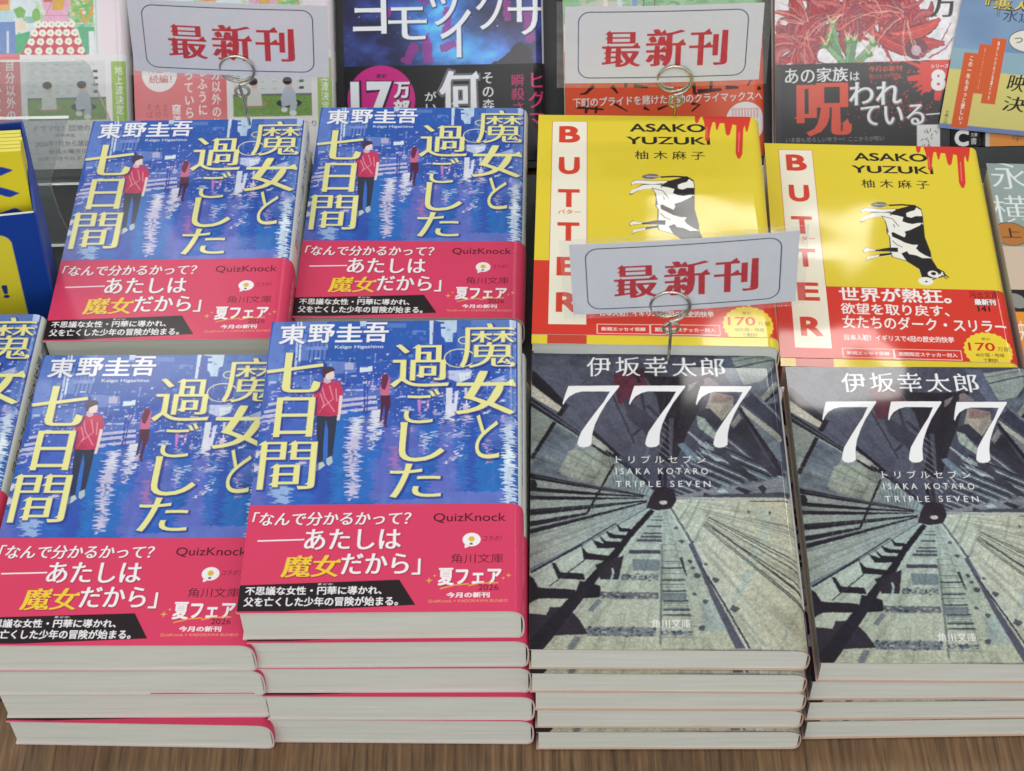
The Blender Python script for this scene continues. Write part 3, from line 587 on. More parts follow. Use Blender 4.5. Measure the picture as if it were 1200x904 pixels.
    A.poly([(-0.1,3.4),(-0.1,-0.4),(5.0,-0.4),(21.2,23.5),(30.4,38.9),(37.7,48.5),(34.9,48.5),(27.4,38.8)], DK); A.poly([(28.5,38.4),(31.9,38.4),(39.2,50.8),(49.3,64.3),(47.6,65.4),(37.8,53.2)], DK)
    A.poly([(19.4,31.1),(27.2,28.8),(27.1,24.7),(29.6,23.6),(21.2,22.9),(17.3,24.6)], DK); A.poly([(25.4,38.5),(36.5,43.1),(34.2,31.8),(27.3,31.7)], (58, 54, 62))
    A.line([(31.9,37.1),(32.3,34.7),(31.2,31.2),(32.2,29.7)], .8, LG)
    G1, G2 = (84, 86, 96), (106, 112, 126)
    def gravel(b, c):
        u0, v0, u1, v1 = b; R = rnd(int(u0*7+v0))
        A.rect(u0, v0, u1, v1, c, .75)
        for k in range(70): A.ell(R.uniform(u0, u1), R.uniform(v0, v1), R.uniform(.3, .9), R.uniform(.25, .6), R.choice([(56, 58, 70), (140, 146, 150), (172, 174, 164), (90, 98, 116)]), .8, n=7)
    gravel((27.12,22.75,49.16,25.88), G1); gravel((21.94,6.09,47.53,10.20), G2); A.rect(*(39.84,35.90,50.25,41.37), (124, 136, 142)); A.rect(*(38.54,43.88,50.60,45.44), D2); gravel((35.21,31.29,49.51,34.23), (146, 152, 146))
    for b in ((41.72,49.48,51.48,50.81), (43.29,51.42,51.56,52.52), (44.35,53.13,51.62,53.99), (45.98,56.68,51.77,57.30), (47.60,59.64,52.04,60.13), (48.43,61.49,52.12,61.86), (38.55,43.86,50.75,45.66)): A.rect(*b, (82, 82, 94), .9)
    A.line([(18.3,5.8),(15.3,0.2)], 2.4, G2, .7); A.line([(27.1,22.4),(23.1,17.2)], 2.0, G2, .7)
    A.line([(51.7,48.6),(48.8,2.2)], .8, (150, 158, 148)); A.line([(51.4,48.6),(49.0,2.2)], .6, (120, 130, 132)); A.line([(56.5,48.7),(61.8,2.4)], .6, (150, 156, 146))
    x0 = [(50.7,37.1)][0][0]
    for i, (r, y) in enumerate(((185, [(54.4,37.1)][0][1]), (190, [(54.1,31.5)][0][1]), (200, [(53.9,26.5)][0][1]), (215, [(53.7,22.0)][0][1]), (230, [(53.5,18.0)][0][1]), (240, [(53.4,15.7)][0][1]))):
        A.line([(x0, y), (x0+8.6+i*.35, y+.1)], .75, (72, 84, 92)); A.line([(x0, y+3.1), (x0+8.3+i*.3, y+3.1)], .4, (110, 122, 126))
    A.rect(*(50.40,22.53,59.84,25.76), (96, 104, 120), .6); gravel((49.02,6.65,60.80,8.58), (96, 106, 124))
    A.poly([(61.6,48.7),(63.1,48.7),(70.7,25.9),(80.4,1.1),(76.8,1.0),(69.4,22.8),(65.5,36.5)], (92, 92, 106)); A.line([(63.6,48.7),(73.7,23.4),(81.2,1.1)], 1.1, (186, 190, 184)); A.line([(65.2,40.4),(73.5,21.6),(82.1,1.1)], .7, (64, 66, 74)); A.line([(55.6,66.1),(61.8,52.6),(66.5,38.7)], .9, (96, 104, 118))
    R = rnd(12)
    for q, r in (([(71.3,31.7)][0], 2.6), ([(77.5,18.7)][0], 3.2), ([(64.8,10.0)][0], 2.4), ([(62.0,40.3)][0], 1.8), ([(63.0,37.3)][0], 1.6), ([(66.8,21.8)][0], 2.0), ([(64.3,33.7)][0], 2.4), ([(62.8,25.2)][0], 1.5), ([(59.1,49.8)][0], 2.), ([(57.4,56.2)][0], 1.5), ([(63.4,49.5)][0], 1.4), ([(61.7,40.5)][0], 1.3), ([(68.0,39.1)][0], 1.3)):
        A.poly([(q[0]+r*.75*R.uniform(.5, 1)*math.cos(a), q[1]+r*.6*R.uniform(.5, 1)*math.sin(a)) for a in np.linspace(0, 6, 11)], (78, 82, 90), .85)
    A.line([(58.4,42.2),(60.2,33.6)], 1.2, (70, 76, 80), 1., .6)
    for a, b in (([(67.6,57.5)], [(104.7,18.1)]), ([(68.1,58.1)], [(104.6,19.4)]), ([(68.9,59.1)], [(104.0,24.6)]), ([(69.2,59.4)], [(103.8,25.5)]), ([(69.5,60.6)], [(103.4,35.3)]), ([(70.1,61.2)], [(103.4,38.1)]), ([(70.4,61.5)], [(103.2,40.3)]), ([(68.4,58.4)], [(103.9,28.8)])):
        A.line([a[0], b[0]], .25, (66, 70, 70), 1., .55)
    for q in ([(64.2,69.9),(58.6,59.3)], [(71.7,66.8),(64.1,49.5)], [(67.3,69.9),(60.6,54.4)], [(83.0,68.8),(79.2,57.6)], [(79.4,16.1),(88.1,1.7)], [(101.9,18.8),(93.9,3.0)]): A.line(q, 1.1, (150, 160, 150), .7)
    for q in ([(94.1,64.5),(95.3,64.2),(94.2,62.3)], [(85.8,65.7),(86.7,63.8),(86.0,63.5)]): A.poly(q, D2)
    R = rnd(31)
    for k in range(70):
        a = R.uniform(-.9, 1.0)*1.0; r0 = R.uniform(8, 60); r1 = r0+R.uniform(6, 40)
        for ang in (math.pi+a*.55, -a*.5-.25 if a > -.4 else -.3): A.line([(vx+r0*math.cos(ang), vy+r0*math.sin(ang)), (vx+r1*math.cos(ang), vy+r1*math.sin(ang))], .12+.004*r1, R.choice([(120, 128, 126), (176, 182, 172), (100, 106, 110)]), .45)
    for k in range(26):
        r = 6+k*k*.11; A.line([(vx+1.1*r*.16, vy-r), (vx-.05*r, vy-r)], .18+.004*r, (112, 118, 116), .6)
    for k in range(16):
        r = 7+k*k*.22; A.line([(vx+r, vy-1.2), (vx+r*.52, vy-r*.95)], .25, (150, 156, 146), .5)
    A.blur(2)
    # grain of an old photograph, broken edges, wall stains drawn towards the shaft end
    th = np.arctan2(V-vy, U-vx); rr = np.hypot(U-vx, V-vy)
    A.warp((fbm(U*1.6, V*1.6, 3, 3)-.5)*.55, (fbm(U*1.6, V*1.6, 13, 3)-.5)*.55)
    A.mul(.84+.30*(.6*fbm(th*14, rr*.05, 4, 5)+.4*fbm(U/2, V/2, 6, 5)))
    dark = np.clip((fbm(U/7, V/7, 21, 5)-.52)*3.2, 0, 1)*np.clip((V-vy+6)/14, .25, 1); A.mul(1-.16*dark)
    st = np.clip((fbm(th*26, rr*.05, 14, 4)-.58)*4, 0, 1); A.mul(1-.14*st)
    A.mul(.84+.30*fbm(U*1.6, V*1.6, 9, 3)); A.blur(1)
    A.mul(.93+.14*np.random.RandomState(3).rand(*U.shape))
    A.a = np.clip((A.a-.45)*1.14+.42, 0, 1).astype(np.float32)
    A.a = np.clip(np.where((V > vy)[..., None], A.a*np.array((1.0, .99, 1.0), np.float32), A.a*np.array((1.05, 1.06, 1.055), np.float32)), 0, 1).astype(np.float32)
    # lettering
    WHT = (250, 250, 250); s7 = [(15.7,129.6),(36.8,129.8),(36.9,129.1),(34.7,125.6),(31.3,120.0),(28.6,114.3),(26.4,108.6),(25.3,103.9),(24.8,98.1),(23.5,96.9),(21.4,96.5),(19.8,97.0),(19.1,98.3),(19.6,100.9),(20.7,104.6),(23.7,109.9),(27.0,115.5),(30.3,120.8),(33.0,126.5),(27.2,126.6),(21.3,126.6),(18.6,125.7),(15.9,123.7),(14.3,121.2),(13.4,119.1),(13.2,119.9),(13.8,122.8),(14.8,126.6)]
    d = [(15.9,129.6),(43.5,129.7),(71.2,129.7)]
    for q in d: A.poly([(a+q[0]-d[0][0], b) for a, b in s7], WHT)
    for ch, b in (('伊', (23.46,135.02,33.61,145.91)), ('坂', (35.60,135.04,46.09,145.91)), ('幸', (47.54,135.05,57.65,145.92)), ('太', (59.46,135.06,69.92,145.92)), ('郎', (71.35,135.07,81.79,145.68))): A.text(ch, b, WHT, (.008, -.014), u=.9)
    A.text('ト リ ブ ル セ ブ ン', (34.61,88.42,70.66,92.34), WHT, (-.004, -.004)); A.text('I S A K A   K O T A R O', (34.45,82.81,71.35,85.83), WHT, (-.004, -.006)); A.text('T R I P L E   S E V E N', (34.28,76.41,72.00,79.39), WHT, (-.004, -.006))
    A.text('角川文庫', (46.12,9.93,60.68,13.91), WHT, (.0, -.006))
    A.rect(104.2, 0, w, H7, (222, 216, 212)); A.rect(104.2, 0, w, 20, (92, 60, 92)); A.text('777', (107, 70, 113, 100), (60, 50, 60), vert=True); A.text('伊坂幸太郎', (107.5, 105, 112.5, 140), (60, 50, 60), vert=True)
    return A

BYEL = (238, 214, 56); BRED = (224, 58, 42)
STRIP = [(6.2,143.2),(27.1,143.8),(26.4,3.6),(6.8,3.3)]
def butter_strip(A):
    u0, u1 = 7.0, 23.2; v1 = STRIP[0][1]
    A.rect(u0-.25, -5, u1+.25, v1+.25, (206, 70, 50)); A.rect(u0, 11, u1, v1, (250, 244, 222))
    for i, ch in enumerate('BUTTER'):
        vt = v1-3.2-i*22.0; A.text(ch, (u0+3.1, vt-12.0, u1-3.1, vt), (222, 66, 44), (.05, .04))
    A.text('バター', (u0+3.2, v1-3.2-2*22-16.6, u1-2.6, v1-3.2-2*22-13.6), (222, 90, 60), (.02, .02))
def art_butter(w):
    A = Art(w, HB, .25, BYEL)
    butter_strip(A)
    K = (26, 24, 24)
    A.text('ASAKO', (43.33,136.26,79.20,142.24), K, (.035, .03)); A.text('YUZUKI', (41.67,127.39,81.12,132.92), K, (.035, .03)); A.text('柚 木 麻 子', (45.58,116.87,78.23,122.92), K, (.015, .005))
    A.poly([(73.9,152.2),(74.6,148.2),(74.5,144.6),(75.0,142.6),(76.2,143.5),(77.1,147.1),(78.2,147.9),(78.8,143.3),(79.2,137.4),(78.8,130.8),(79.7,129.7),(80.6,130.9),(81.6,138.0),(82.9,143.7),(84.1,143.7),(84.3,138.5),(85.0,138.1),(86.3,143.0),(88.4,143.0),(88.7,135.5),(89.5,133.9),(90.7,135.1),(92.3,142.3),(94.0,141.6),(92.6,122.0),(93.3,118.3),(94.5,117.9),(95.8,121.5),(97.2,138.9),(98.0,141.7),(98.3,137.3),(99.0,137.0),(100.1,141.8),(101.3,147.8),(103.8,149.1),(104.3,153.2)], BRED)
    A.line([(95.2,136.9),(94.1,123.0)], .5, (240, 130, 110)); A.line([(80.0,140.4),(79.7,132.4)], .4, (240, 130, 110))
    # a black-patched cow lying turned on the yellow
    CW, OL = (250, 246, 236), (34, 28, 30)
    body = [(53.0,97.6),(57.9,99.7),(60.8,102.3),(67.4,104.8),(70.5,104.8),(72.5,102.8),(72.8,98.7),(72.5,91.6),(72.2,83.8),(72.9,79.2),(73.6,73.9),(74.1,67.8),(75.7,63.3),(77.5,61.6),(79.1,58.4),(77.1,57.3),(74.5,56.5),(71.7,54.9),(70.3,52.2),(68.9,52.2),(67.6,53.7),(67.8,57.1),(67.2,60.8),(66.9,63.1),(62.1,67.1),(59.1,68.4),(55.6,69.7),(54.8,71.9),(55.2,78.8),(55.4,83.4),(54.4,85.7),(54.7,90.4),(54.3,94.3)]
    A.poly([(a-.0, b) for a, b in body], OL); cx = sum(p[0] for p in body)/len(body); cy = sum(p[1] for p in body)/len(body)
    A.poly([(cx+(a-cx)*.955, cy+(b-cy)*.965) for a, b in body], CW)
    for q in ([(53.3,100.5),(49.0,100.0),(46.2,97.6),(43.3,95.2),(42.6,92.8),(43.9,92.8),(45.9,94.9),(49.7,96.5),(53.7,97.0),(57.7,97.5),(58.0,100.3)], [(54.5,102.2),(49.2,102.7),(45.3,102.7),(43.3,100.7),(43.7,99.1),(45.1,100.0),(49.0,100.0),(54.0,99.6),(60.7,101.1),(60.8,102.7)], [(58.8,76.2),(54.7,76.1),(49.9,74.9),(46.8,74.8),(44.0,75.9),(42.3,73.9),(42.7,72.0),(44.6,73.2),(47.7,73.4),(50.8,73.4),(58.6,73.2)], [(55.9,72.7),(50.1,71.8),(45.9,70.2),(43.7,69.4),(43.5,66.7),(44.9,67.9),(48.9,69.7),(55.2,71.0)]):
        A.poly(q, OL); qx = sum(p[0] for p in q)/len(q); qy = sum(p[1] for p in q)/len(q); A.poly([(qx+(a-qx)*.96, qy+(b-qy)*.8) for a, b in q], CW)
    A.poly([(58.8,76.2),(54.7,75.9),(49.9,74.7),(47.8,74.4),(48.2,73.5),(55.5,73.6),(58.6,73.3)], OL); A.poly([(55.9,72.3),(50.1,71.7),(49.2,69.9),(55.0,71.2)], OL)
    A.line([(70.0,104.9),(63.7,105.4),(57.3,104.8)], 1.1, OL); A.poly([(57.3,104.8),(55.4,106.8),(52.3,107.0),(49.5,106.0),(48.4,104.8),(49.8,103.6),(53.5,103.3)], (120, 114, 116)); A.line([(56.8,104.9),(50.5,105.2)], .6, (200, 196, 190))
    for q in ([(56.8,98.7),(57.9,99.7),(60.8,102.3),(67.4,104.7),(70.5,104.1),(69.2,101.7),(67.0,100.9),(65.0,99.7),(65.1,97.3),(67.1,96.6),(69.3,97.8),(72.5,97.9),(72.3,93.2),(69.9,93.1),(67.2,92.3),(64.6,93.0),(62.6,94.1),(63.4,96.9),(60.4,98.0)], [(71.5,93.1),(72.5,91.6),(72.2,83.8),(72.9,79.2),(73.9,73.1),(73.3,70.0),(70.9,71.5),(68.5,73.7),(67.2,76.0),(68.4,78.3),(65.8,78.3),(62.3,79.7),(60.4,81.2),(56.9,83.5),(56.7,86.2),(57.7,86.6),(59.7,85.1),(62.6,83.2),(63.4,85.2),(63.0,87.1),(65.8,88.3),(70.8,91.6)], [(60.0,72.4),(62.8,74.0),(63.6,72.1),(66.7,71.4),(69.6,69.6),(73.3,69.7),(74.5,67.0),(75.7,63.3),(77.5,61.6),(76.9,59.5),(73.5,57.2),(70.8,56.0),(69.4,57.1),(67.8,55.6),(67.8,57.8),(67.2,62.3),(62.1,67.1)]):
        A.poly(q, OL)
    A.ell(*[(69.4,54.6)][0], 3.4, 2.6, CW); A.ell(*[(69.6,54.3)][0], .7, .5, OL); A.ell(*[(73.2,59.4)][0], 2.4, 2.0, CW); A.ell(*[(73.5,59.6)][0], 1.2, 1.1, OL)
    A.poly([(74.0,57.0),(76.3,59.5),(76.8,58.8),(75.0,56.8)], CW); A.line([(77.1,61.6),(78.1,61.0),(79.0,58.0)], .7, OL); A.line([(77.0,58.8),(79.3,56.2)], .7, (120, 110, 100)); A.line([(77.9,59.9),(80.2,57.2)], .7, OL)
    for q in ([(53.0,97.4),(58.1,95.6),(60.7,90.5)], [(58.3,92.0),(58.6,89.7)], [(55.1,89.2),(55.4,86.2)], [(56.7,80.8),(58.5,78.1),(61.0,76.6)]): A.line(q, .4, OL)
    U, V = A.UV(); A.rect(104.6, 0, w, HB, (244, 214, 70)); A.text('BUTTER', (107.5, 70, 115.5, 125), (222, 66, 44), (.03, .03), vert=True); A.text('柚木麻子', (109, 128, 114, 144), (30, 26, 26), vert=True)
    return A
def art_butter_band(w, h, o):
    """o: height of the band's lower edge on the cover"""
    A = Art(w, h, .2, BRED); WHT = (252, 250, 246); K = (40, 22, 20)
    sh = lambda b: (b[0], b[1]-o+2.6, b[2], b[3]-o+2.6)
    u0, u1 = 7.0, 23.2; v1 = STRIP[0][1]-o
    A.rect(u0, 11-o, u1, h+1, (250, 244, 222))
    for i, ch in enumerate('BUTTER'):
        vt = v1-3.2-i*22.0
        if vt-12 < h: A.text(ch, (u0+3.1, vt-12.0, u1-3.1, vt), (222, 66, 44), (.05, .04))
    A.text('世界が熱狂。', sh((29.04,37.50,79.62,46.55)), WHT, (.028, .022)); A.text('欲望を取り戻す、', sh((29.05,29.39,77.74,36.44)), WHT, (.018, .014)); A.text('女たちのダーク・スリラー', sh((29.09,20.41,102.14,28.45)), WHT, (.018, .014), lean=-.01)
    A.text('日本人初！イギリスで4冠の歴史的快挙', sh((29.31,13.52,77.86,17.13)), WHT, (.02, .015))
    for s, b, t in (('a', (27.87,3.42,50.28,8.71), '新規エッセイ収録'), ('b', (50.60,3.26,80.01,8.88), '期間限定ステッカー封入')):
        b = sh(b); A.ring([(b[0], b[1]), (b[2], b[1]), (b[2], b[3]), (b[0], b[3])], .35, (250, 226, 210)); A.text(t, (b[0]+1.8, b[1]+1.6, b[2]-1.8, b[3]-1.6), WHT, (.02, .015))
    A.text('河出文庫', sh((87.88,41.40,101.26,45.90)), K, (.01, .0)); A.text('最新刊', sh((89.80,37.15,99.44,40.99)), WHT, (.05, .04), sh=(K, .07, 0, 0)); A.text('141', sh((90.79,33.11,96.34,36.61)), K, (.05, .04))
    c = [(92.2,9.5)][0]; cx, cy = c[0], c[1]-o+2.6; P = []
    for k in range(48): r = 1.0 if k % 2 else .94; a = k*math.pi/24; P.append((cx+11.0*r*math.cos(a), cy+11.0*r*math.sin(a)))
    A.poly(P, (250, 220, 60))
    A.text('170', (cx-8.6, cy-.4, cx+3.2, cy+4.6), (214, 40, 36), (.02, .02)); A.text('万部', (cx+4.0, cy-.4, cx+9.4, cy+2.2), (60, 40, 20)); A.text('累計', (cx-2.2, cy+6.0, cx+1.8, cy+7.6), (60, 40, 20))
    A.text('40か国・地域', (cx-6, cy-3.9, cx+6.6, cy-1.6), (60, 40, 20), (.01, .01)); A.text('で翻訳', (cx-3, cy-7.0, cx+3.6, cy-4.7), (60, 40, 20), (.01, .01))
    A.rect(104.6, 0, w, h, (232, 84, 56))
    return A

# ---- books of the back row
def art_pale(w, h=146):
    """pale cover with a watercolour of two women in a garden, and its tall band"""
    A = Art(w, h, .3, (240, 232, 238)); U, V = A.UV(); R = rnd(5)
    u1 = [(88.8,74.4)][0][0]; v0 = [(65.0,59.6)][0][1]
    A.rect(4, v0, u1, 139, (226, 236, 236))
    du = [(38.8,75.4)][0][0]
    # garden
    for k in range(160):
        A.ell(R.uniform(6, u1-1), R.uniform(v0+1, 128), R.uniform(1, 4), R.uniform(1, 3), R.choice([(120, 190, 110), (80, 176, 110), (150, 206, 130), (60, 160, 120), (190, 220, 150)]), .5, n=9)
    A.rect(du+7, v0+20, du+19, v0+52, (226, 236, 240))
    g0 = [(76.0,87.9),(88.0,87.7),(87.6,75.8),(76.8,76.0)]; A.poly(g0, (132, 196, 112)); A.poly([(79.3,73.8),(88.1,73.6),(87.6,59.5),(82.5,59.6)], (84, 178, 130))
    for a in range(40):
        q = (R.uniform(g0[0][0], g0[1][0]), R.uniform(g0[2][1], g0[0][1])); A.ell(q[0], q[1], R.uniform(.5, 1.5), R.uniform(.5, 1.2), R.choice([(170, 214, 140), (240, 230, 210), (230, 180, 90), (110, 180, 96)]), .8, n=8)
    for q in ([(80.9,82.8),(83.5,75.9)], [(87.9,85.2),(84.1,75.9)]): A.line(q, 1.2, (232, 166, 70))
    A.poly([(46.1,83.5),(50.0,85.0),(52.7,82.7),(51.6,79.0),(47.8,79.1)], (130, 190, 96)); A.ell(*[(58.0,80.4)][0], 2.2, 3.4, (134, 186, 96))
    for k in range(8): A.ell(*[c+R.uniform(-2, 2) for c in [(50.2,75.3)][0]], 1.6, 1.6, (244, 226, 200), .8)
    A.poly([(46.8,70.3),(54.5,72.1),(53.4,60.2),(45.8,60.3)], (70, 178, 120)); A.rect(*(34.75,59.81,46.78,77.32), (108, 142, 204)); A.line([(42.8,72.3),(42.4,61.0)], 1.2, (210, 222, 240)); A.rect(*(35.21,77.02,45.96,82.95), (190, 222, 232)); A.rect(*(35.69,82.84,44.53,101.04), (236, 186, 110)); A.rect(*(38.03,86.07,43.72,88.56), (226, 120, 100))
    # skirt with white flowers, pink top
    A.poly([(61.0,77.3),(75.3,77.0),(79.1,69.7),(83.8,59.3),(49.0,60.0),(55.7,70.8)], (214, 66, 84))
    rows = ((205, 320, 605, 6), (275, 285, 630, 6), (345, 255, 655, 6), (420, 225, 680, 6))
    for y, xa, xb, n in rows:
        for k in range(n):
            x = xa+(xb-xa)*k/(n-1); q = [(39.3,88.6)][0]; r = [(45.4,82.2)][0]; c = (q[0]+(r[0]-q[0])*x/100, q[1]+(r[1]-q[1])*y/100)
            A.poly([(c[0]+(2.0+.25*math.sin(6*a))*math.cos(a), c[1]+(1.9+.3*math.cos(5*a))*math.sin(a)) for a in np.linspace(0, 6.1, 12)], (250, 246, 236)); A.ell(c[0], c[1], .7, .6, (190, 206, 150))
    A.poly([(59.7,92.0),(76.8,91.6),(74.4,79.8),(75.6,76.7),(59.8,77.0),(63.0,80.0)], (240, 178, 206)); A.poly([(67.3,91.8),(73.6,91.7),(72.0,82.7),(66.3,82.8)], (226, 176, 70)); A.line([(63.0,80.0),(74.4,79.8)], .5, (214, 140, 176)); A.rect(*(62.11,86.88,66.54,90.62), (206, 110, 90)); A.line([(67.1,88.1),(62.4,79.4)], .5, (214, 140, 176))
    A.rect(*(84.98,59.57,87.83,71.46), (236, 240, 246))
    A.mul(.95+.1*fbm(U/2, V/2, 2, 3))
    A.rect(u1, v0, u1+.8, 139, (206, 214, 204)); A.rect(u1+.8, v0, u1+2.6, 139, (236, 232, 236))
    c = [(97.9,79.1)][0][0]; A.rect(u1+2.6, v0, 104, 150, (242, 226, 234))
    for k, ch in enumerate('りたふの地団'): A.text(ch, (c-4.0, 88.5+k*11.8, c+4.0, 97.5+k*11.8), (96, 92, 100), (-.006, -.016))
    # band
    A.rect(-1, -1, w+1, v0-.6, (246, 243, 243))
    pk = (238, 130, 134)
    A.rect(*(-0.32,-46.65,48.60,60.34), pk) ; vb = 24.0
    A.rect(-1, -1, 60, 0, pk)
    u_, w_ = [(13.6,48.6)][0]; A.ell(u_, w_, 9.2, 9.2, (252, 246, 244)); A.text('待望の', (u_-6.4, w_+.6, u_+6.4, w_+4.6), (214, 92, 100), (.01, .01)); A.text('続編！', (u_-5.4, w_-4.8, u_+6.4, w_-.6), (214, 92, 100), (.01, .01))
    for x, t, yy in ((253, '自分以外の他人の', 131.5), (237, 'なふうに', 105), (221.5, 'がっていら', 112)):
        u_ = [(-70.3,44.4)][0][0]+([(-25.5,43.6)][0][0]-[(-70.3,44.4)][0][0])*x/100; n = len(t); top = v0-2.0 if n > 4 else v0-7.0
        A.text(t, (u_-2.5, top-n*6.4, u_+2.5, top), (254, 250, 248), (.02, .015), vert=True)
    A.text('窪美澄', (19.55,16.03,24.48,32.92), (254, 250, 248), (.03, .03), vert=True)
    for x, t in ((176, 'そば'), (185, '大切'), (194, '50代')):
        u_ = [(-70.8,31.1)][0][0]+([(-26.0,30.3)][0][0]-[(-70.8,31.1)][0][0])*x/100; A.text(t, (u_-1.5, 26, u_+1.5, 33), (170, 96, 92), (.0, .0), vert=True)
    b = (51.80,25.57,92.98,56.17); gv = [(73.1,36.2)][0][1]
    A.rect(*b, (232, 234, 234)); A.rect(b[0], gv, b[2], gv+1.2, (120, 130, 120)); A.rect(b[0], b[1], b[2], gv, (132, 168, 92))
    for k in range(5):
        for j in range(6): A.rect(b[0]+2+j*6.3, gv+3.5+k*3.6, b[0]+4.2+j*6.3, gv+4.2+k*3.6, (206, 210, 212))
    for k in range(4): A.rect(b[2]-6.4, gv+3.4+k*3.5, b[2]-4, gv+4.8+k*3.5, (90, 94, 96))
    for k in range(300): A.ell(R.uniform(b[0], b[2]), R.uniform(b[1], gv), .5, .3, R.choice([(110, 150, 76), (150, 186, 110)]), .7, n=6)
    def sit(cx, cy, top, leg, hair, knees):
        A.ell(cx, cy+2.0, 6.6, 2.2, leg); A.poly([(cx-4, cy+1), (cx+4, cy+1), (cx+3.6, cy+7), (cx+1.8, cy+10.4), (cx-1.8, cy+10.4), (cx-3.6, cy+7)], top)
        if knees: A.poly([(cx-3.6, cy), (cx-4.4, cy+5), (cx-1, cy+6.5), (cx+2.4, cy+6), (cx+4.4, cy+2), (cx+3, cy-3), (cx, cy-3), (cx+.6, cy+1)], (196, 204, 216)); A.ell(cx-2.5, cy-1.4, 1.7, 1.3, (240, 240, 236)); A.ell(cx+2, cy-3.2, 1.9, 1.4, (240, 240, 236))
        A.ell(cx, cy+12.2, 1.9, 2.3, (232, 200, 184)); A.ell(cx-.6, cy+13.6, 2.5, 2.0, hair)
    p = [(63.0,30.2)][0]; sit(p[0], p[1], (226, 226, 218), (176, 160, 126), (70, 56, 50), False); p = [(81.0,30.3)][0]; sit(p[0], p[1], (196, 206, 220), (70, 70, 84), (60, 50, 48), True)
    g = (96.12,25.50,103.73,55.65); A.rect(g[0], g[1]-30, g[2], g[3], (172, 204, 112)); A.text('地上波決定！', (g[0]+1.8, g[1]-2, g[2]-1.8, g[3]-2.4), (250, 252, 244), (.01, .01), vert=True)
    GR = (120, 120, 122)
    A.text('ドラマ化！団地のふたり', (b[0]+3, b[1]-5.6, b[2]+2, b[1]-2.4), GR, (.012, .01)); A.text('特集放送', (b[0]+14, b[1]-8.6, b[0]+24, b[1]-7.0), GR, (.01, .01)); A.text('2026年7月から放送開始', (b[0]+3, b[1]-13.6, b[2]-2, b[1]-10.6), GR, (.012, .01)); A.text('毎週火曜夜10時〜', (b[0]+10, b[1]-17.4, b[2]-4, b[1]-15.0), GR, (.01, .01)); A.text('出演 小泉今日子 小林聡美', (b[0]+4, b[1]-21, b[2], b[1]-18.8), GR, (.0, .0))
    A.rect(104.5, -1, w, h, (238, 234, 236))
    return A
def art_night(w, h=146):
    A = Art(w, h, .3, (34, 30, 66)); U, V = A.UV(); R = rnd(8)
    n = fbm(U/14, V/9, 3, 5); m = fbm(U/9, V/5, 11, 5); cx, cy = [(50.9,73.4)][0]; dx, dy = [(64.6,56.2)][0]
    gl = np.exp(-((U-cx)**2/300+(V-cy)**2/220))+.9*np.exp(-((U-dx)**2/420+(V-dy)**2/90))
    mix = lambda a, b, t: np.array(a)[None, None]*(1-t[..., None])+np.array(b)[None, None]*t[..., None]
    c = mix((36, 32, 74), (62, 90, 180), np.clip((n-.35)*2.2, 0, 1)); c = c+(mix((0, 0, 0), (60, 160, 200), np.clip(gl*(.35+m), 0, 1)))
    A.a = np.clip(c/255, 0, 1).astype(np.float32)
    for q, ww in (([(42.7,66.6),(44.4,51.6)], 5), ([(37.5,61.7),(32.3,51.8)], 5), ([(55.0,80.2),(53.7,64.4)], 4), ([(96.2,79.5),(97.9,61.6)], 5), ([(58.7,62.3),(50.5,58.5)], 4), ([(85.3,83.6),(86.1,72.7)], 4), ([(43.1,84.4),(42.0,82.5)], 6), ([(23.9,80.8),(21.7,73.9)], 4)):
        A.line(q, ww, (176, 54, 150), .75)
    A.poly([(90.9,62.2),(97.9,58.6),(99.7,50.1),(76.6,50.5),(84.7,54.8)], (26, 20, 44))
    A.warp((fbm(U/2, V/2, 3, 3)-.5)*2.4, (fbm(U/2, V/2, 13, 3)-.5)*2.)
    for k in range(160): r = R.uniform(.1, .45); A.ell(R.uniform(0, 103), R.uniform(66, 140), r, r, R.choice([(120, 200, 240), (220, 140, 220), (200, 220, 250)]), .8, n=7)
    WHT = (244, 246, 250); sh = ((30, 30, 70), .02, .4, -.4, .6)
    for ch, b in (('ヨ', (5.26,67.31,22.84,89.93)), ('モ', (23.71,63.96,43.81,80.84)), ('ツ', (44.78,71.16,60.56,88.22)), ('イ', (50.73,54.33,67.02,79.17)), ('ク', (69.60,68.42,84.17,90.73)), ('サ', (86.30,65.37,106.40,84.43))): A.text(ch, b, WHT, (.018, -.004), sh=sh)
    v0 = [(44.3,50.6)][0][1]; A.rect(-1, -1, w+1, v0, (26, 24, 30))
    p = [(19.2,33.1)][0]; r = [(36.9,32.8)][0][0]-p[0]; A.ell(p[0], p[1], r, r, (214, 40, 140))
    A.text('17', (3.07,21.22,24.75,42.70), WHT, (.06, .05), sh=((60, 10, 60), .05, .5, -.4)); A.text('万', (25.70,33.72,34.17,42.10), WHT, (.05, .04), sh=((60, 10, 60), .05, .4, -.4)); A.text('部', (25.48,23.92,33.95,32.92), WHT, (.05, .04), sh=((60, 10, 60), .05, .4, -.4)); A.text('累計', (16.81,44.30,22.25,46.59), (40, 10, 40), (.02, .02))
    A.text('何', (49.54,23.35,70.41,47.52), WHT, (.04, .0), sh=((110, 110, 120), .06, 0, 0), u=1); A.text('その森に', (71.97,19.06,78.43,46.24), WHT, (.01, .0), vert=True); A.text('がいる', (42.03,20.63,48.08,36.82), WHT, (.01, .0), vert=True)
    A.text('ヒグマ', (96.16,17.58,105.24,45.56), (232, 60, 130), (.02, .0), vert=True); A.text('瞬殺された', (87.21,10.75,94.27,44.95), (206, 50, 116), (.01, .0), vert=True)
    A.rect(104.5, v0, w, h, (230, 228, 230)); A.rect(104.5, -1, w, v0, (60, 34, 44))
    return A
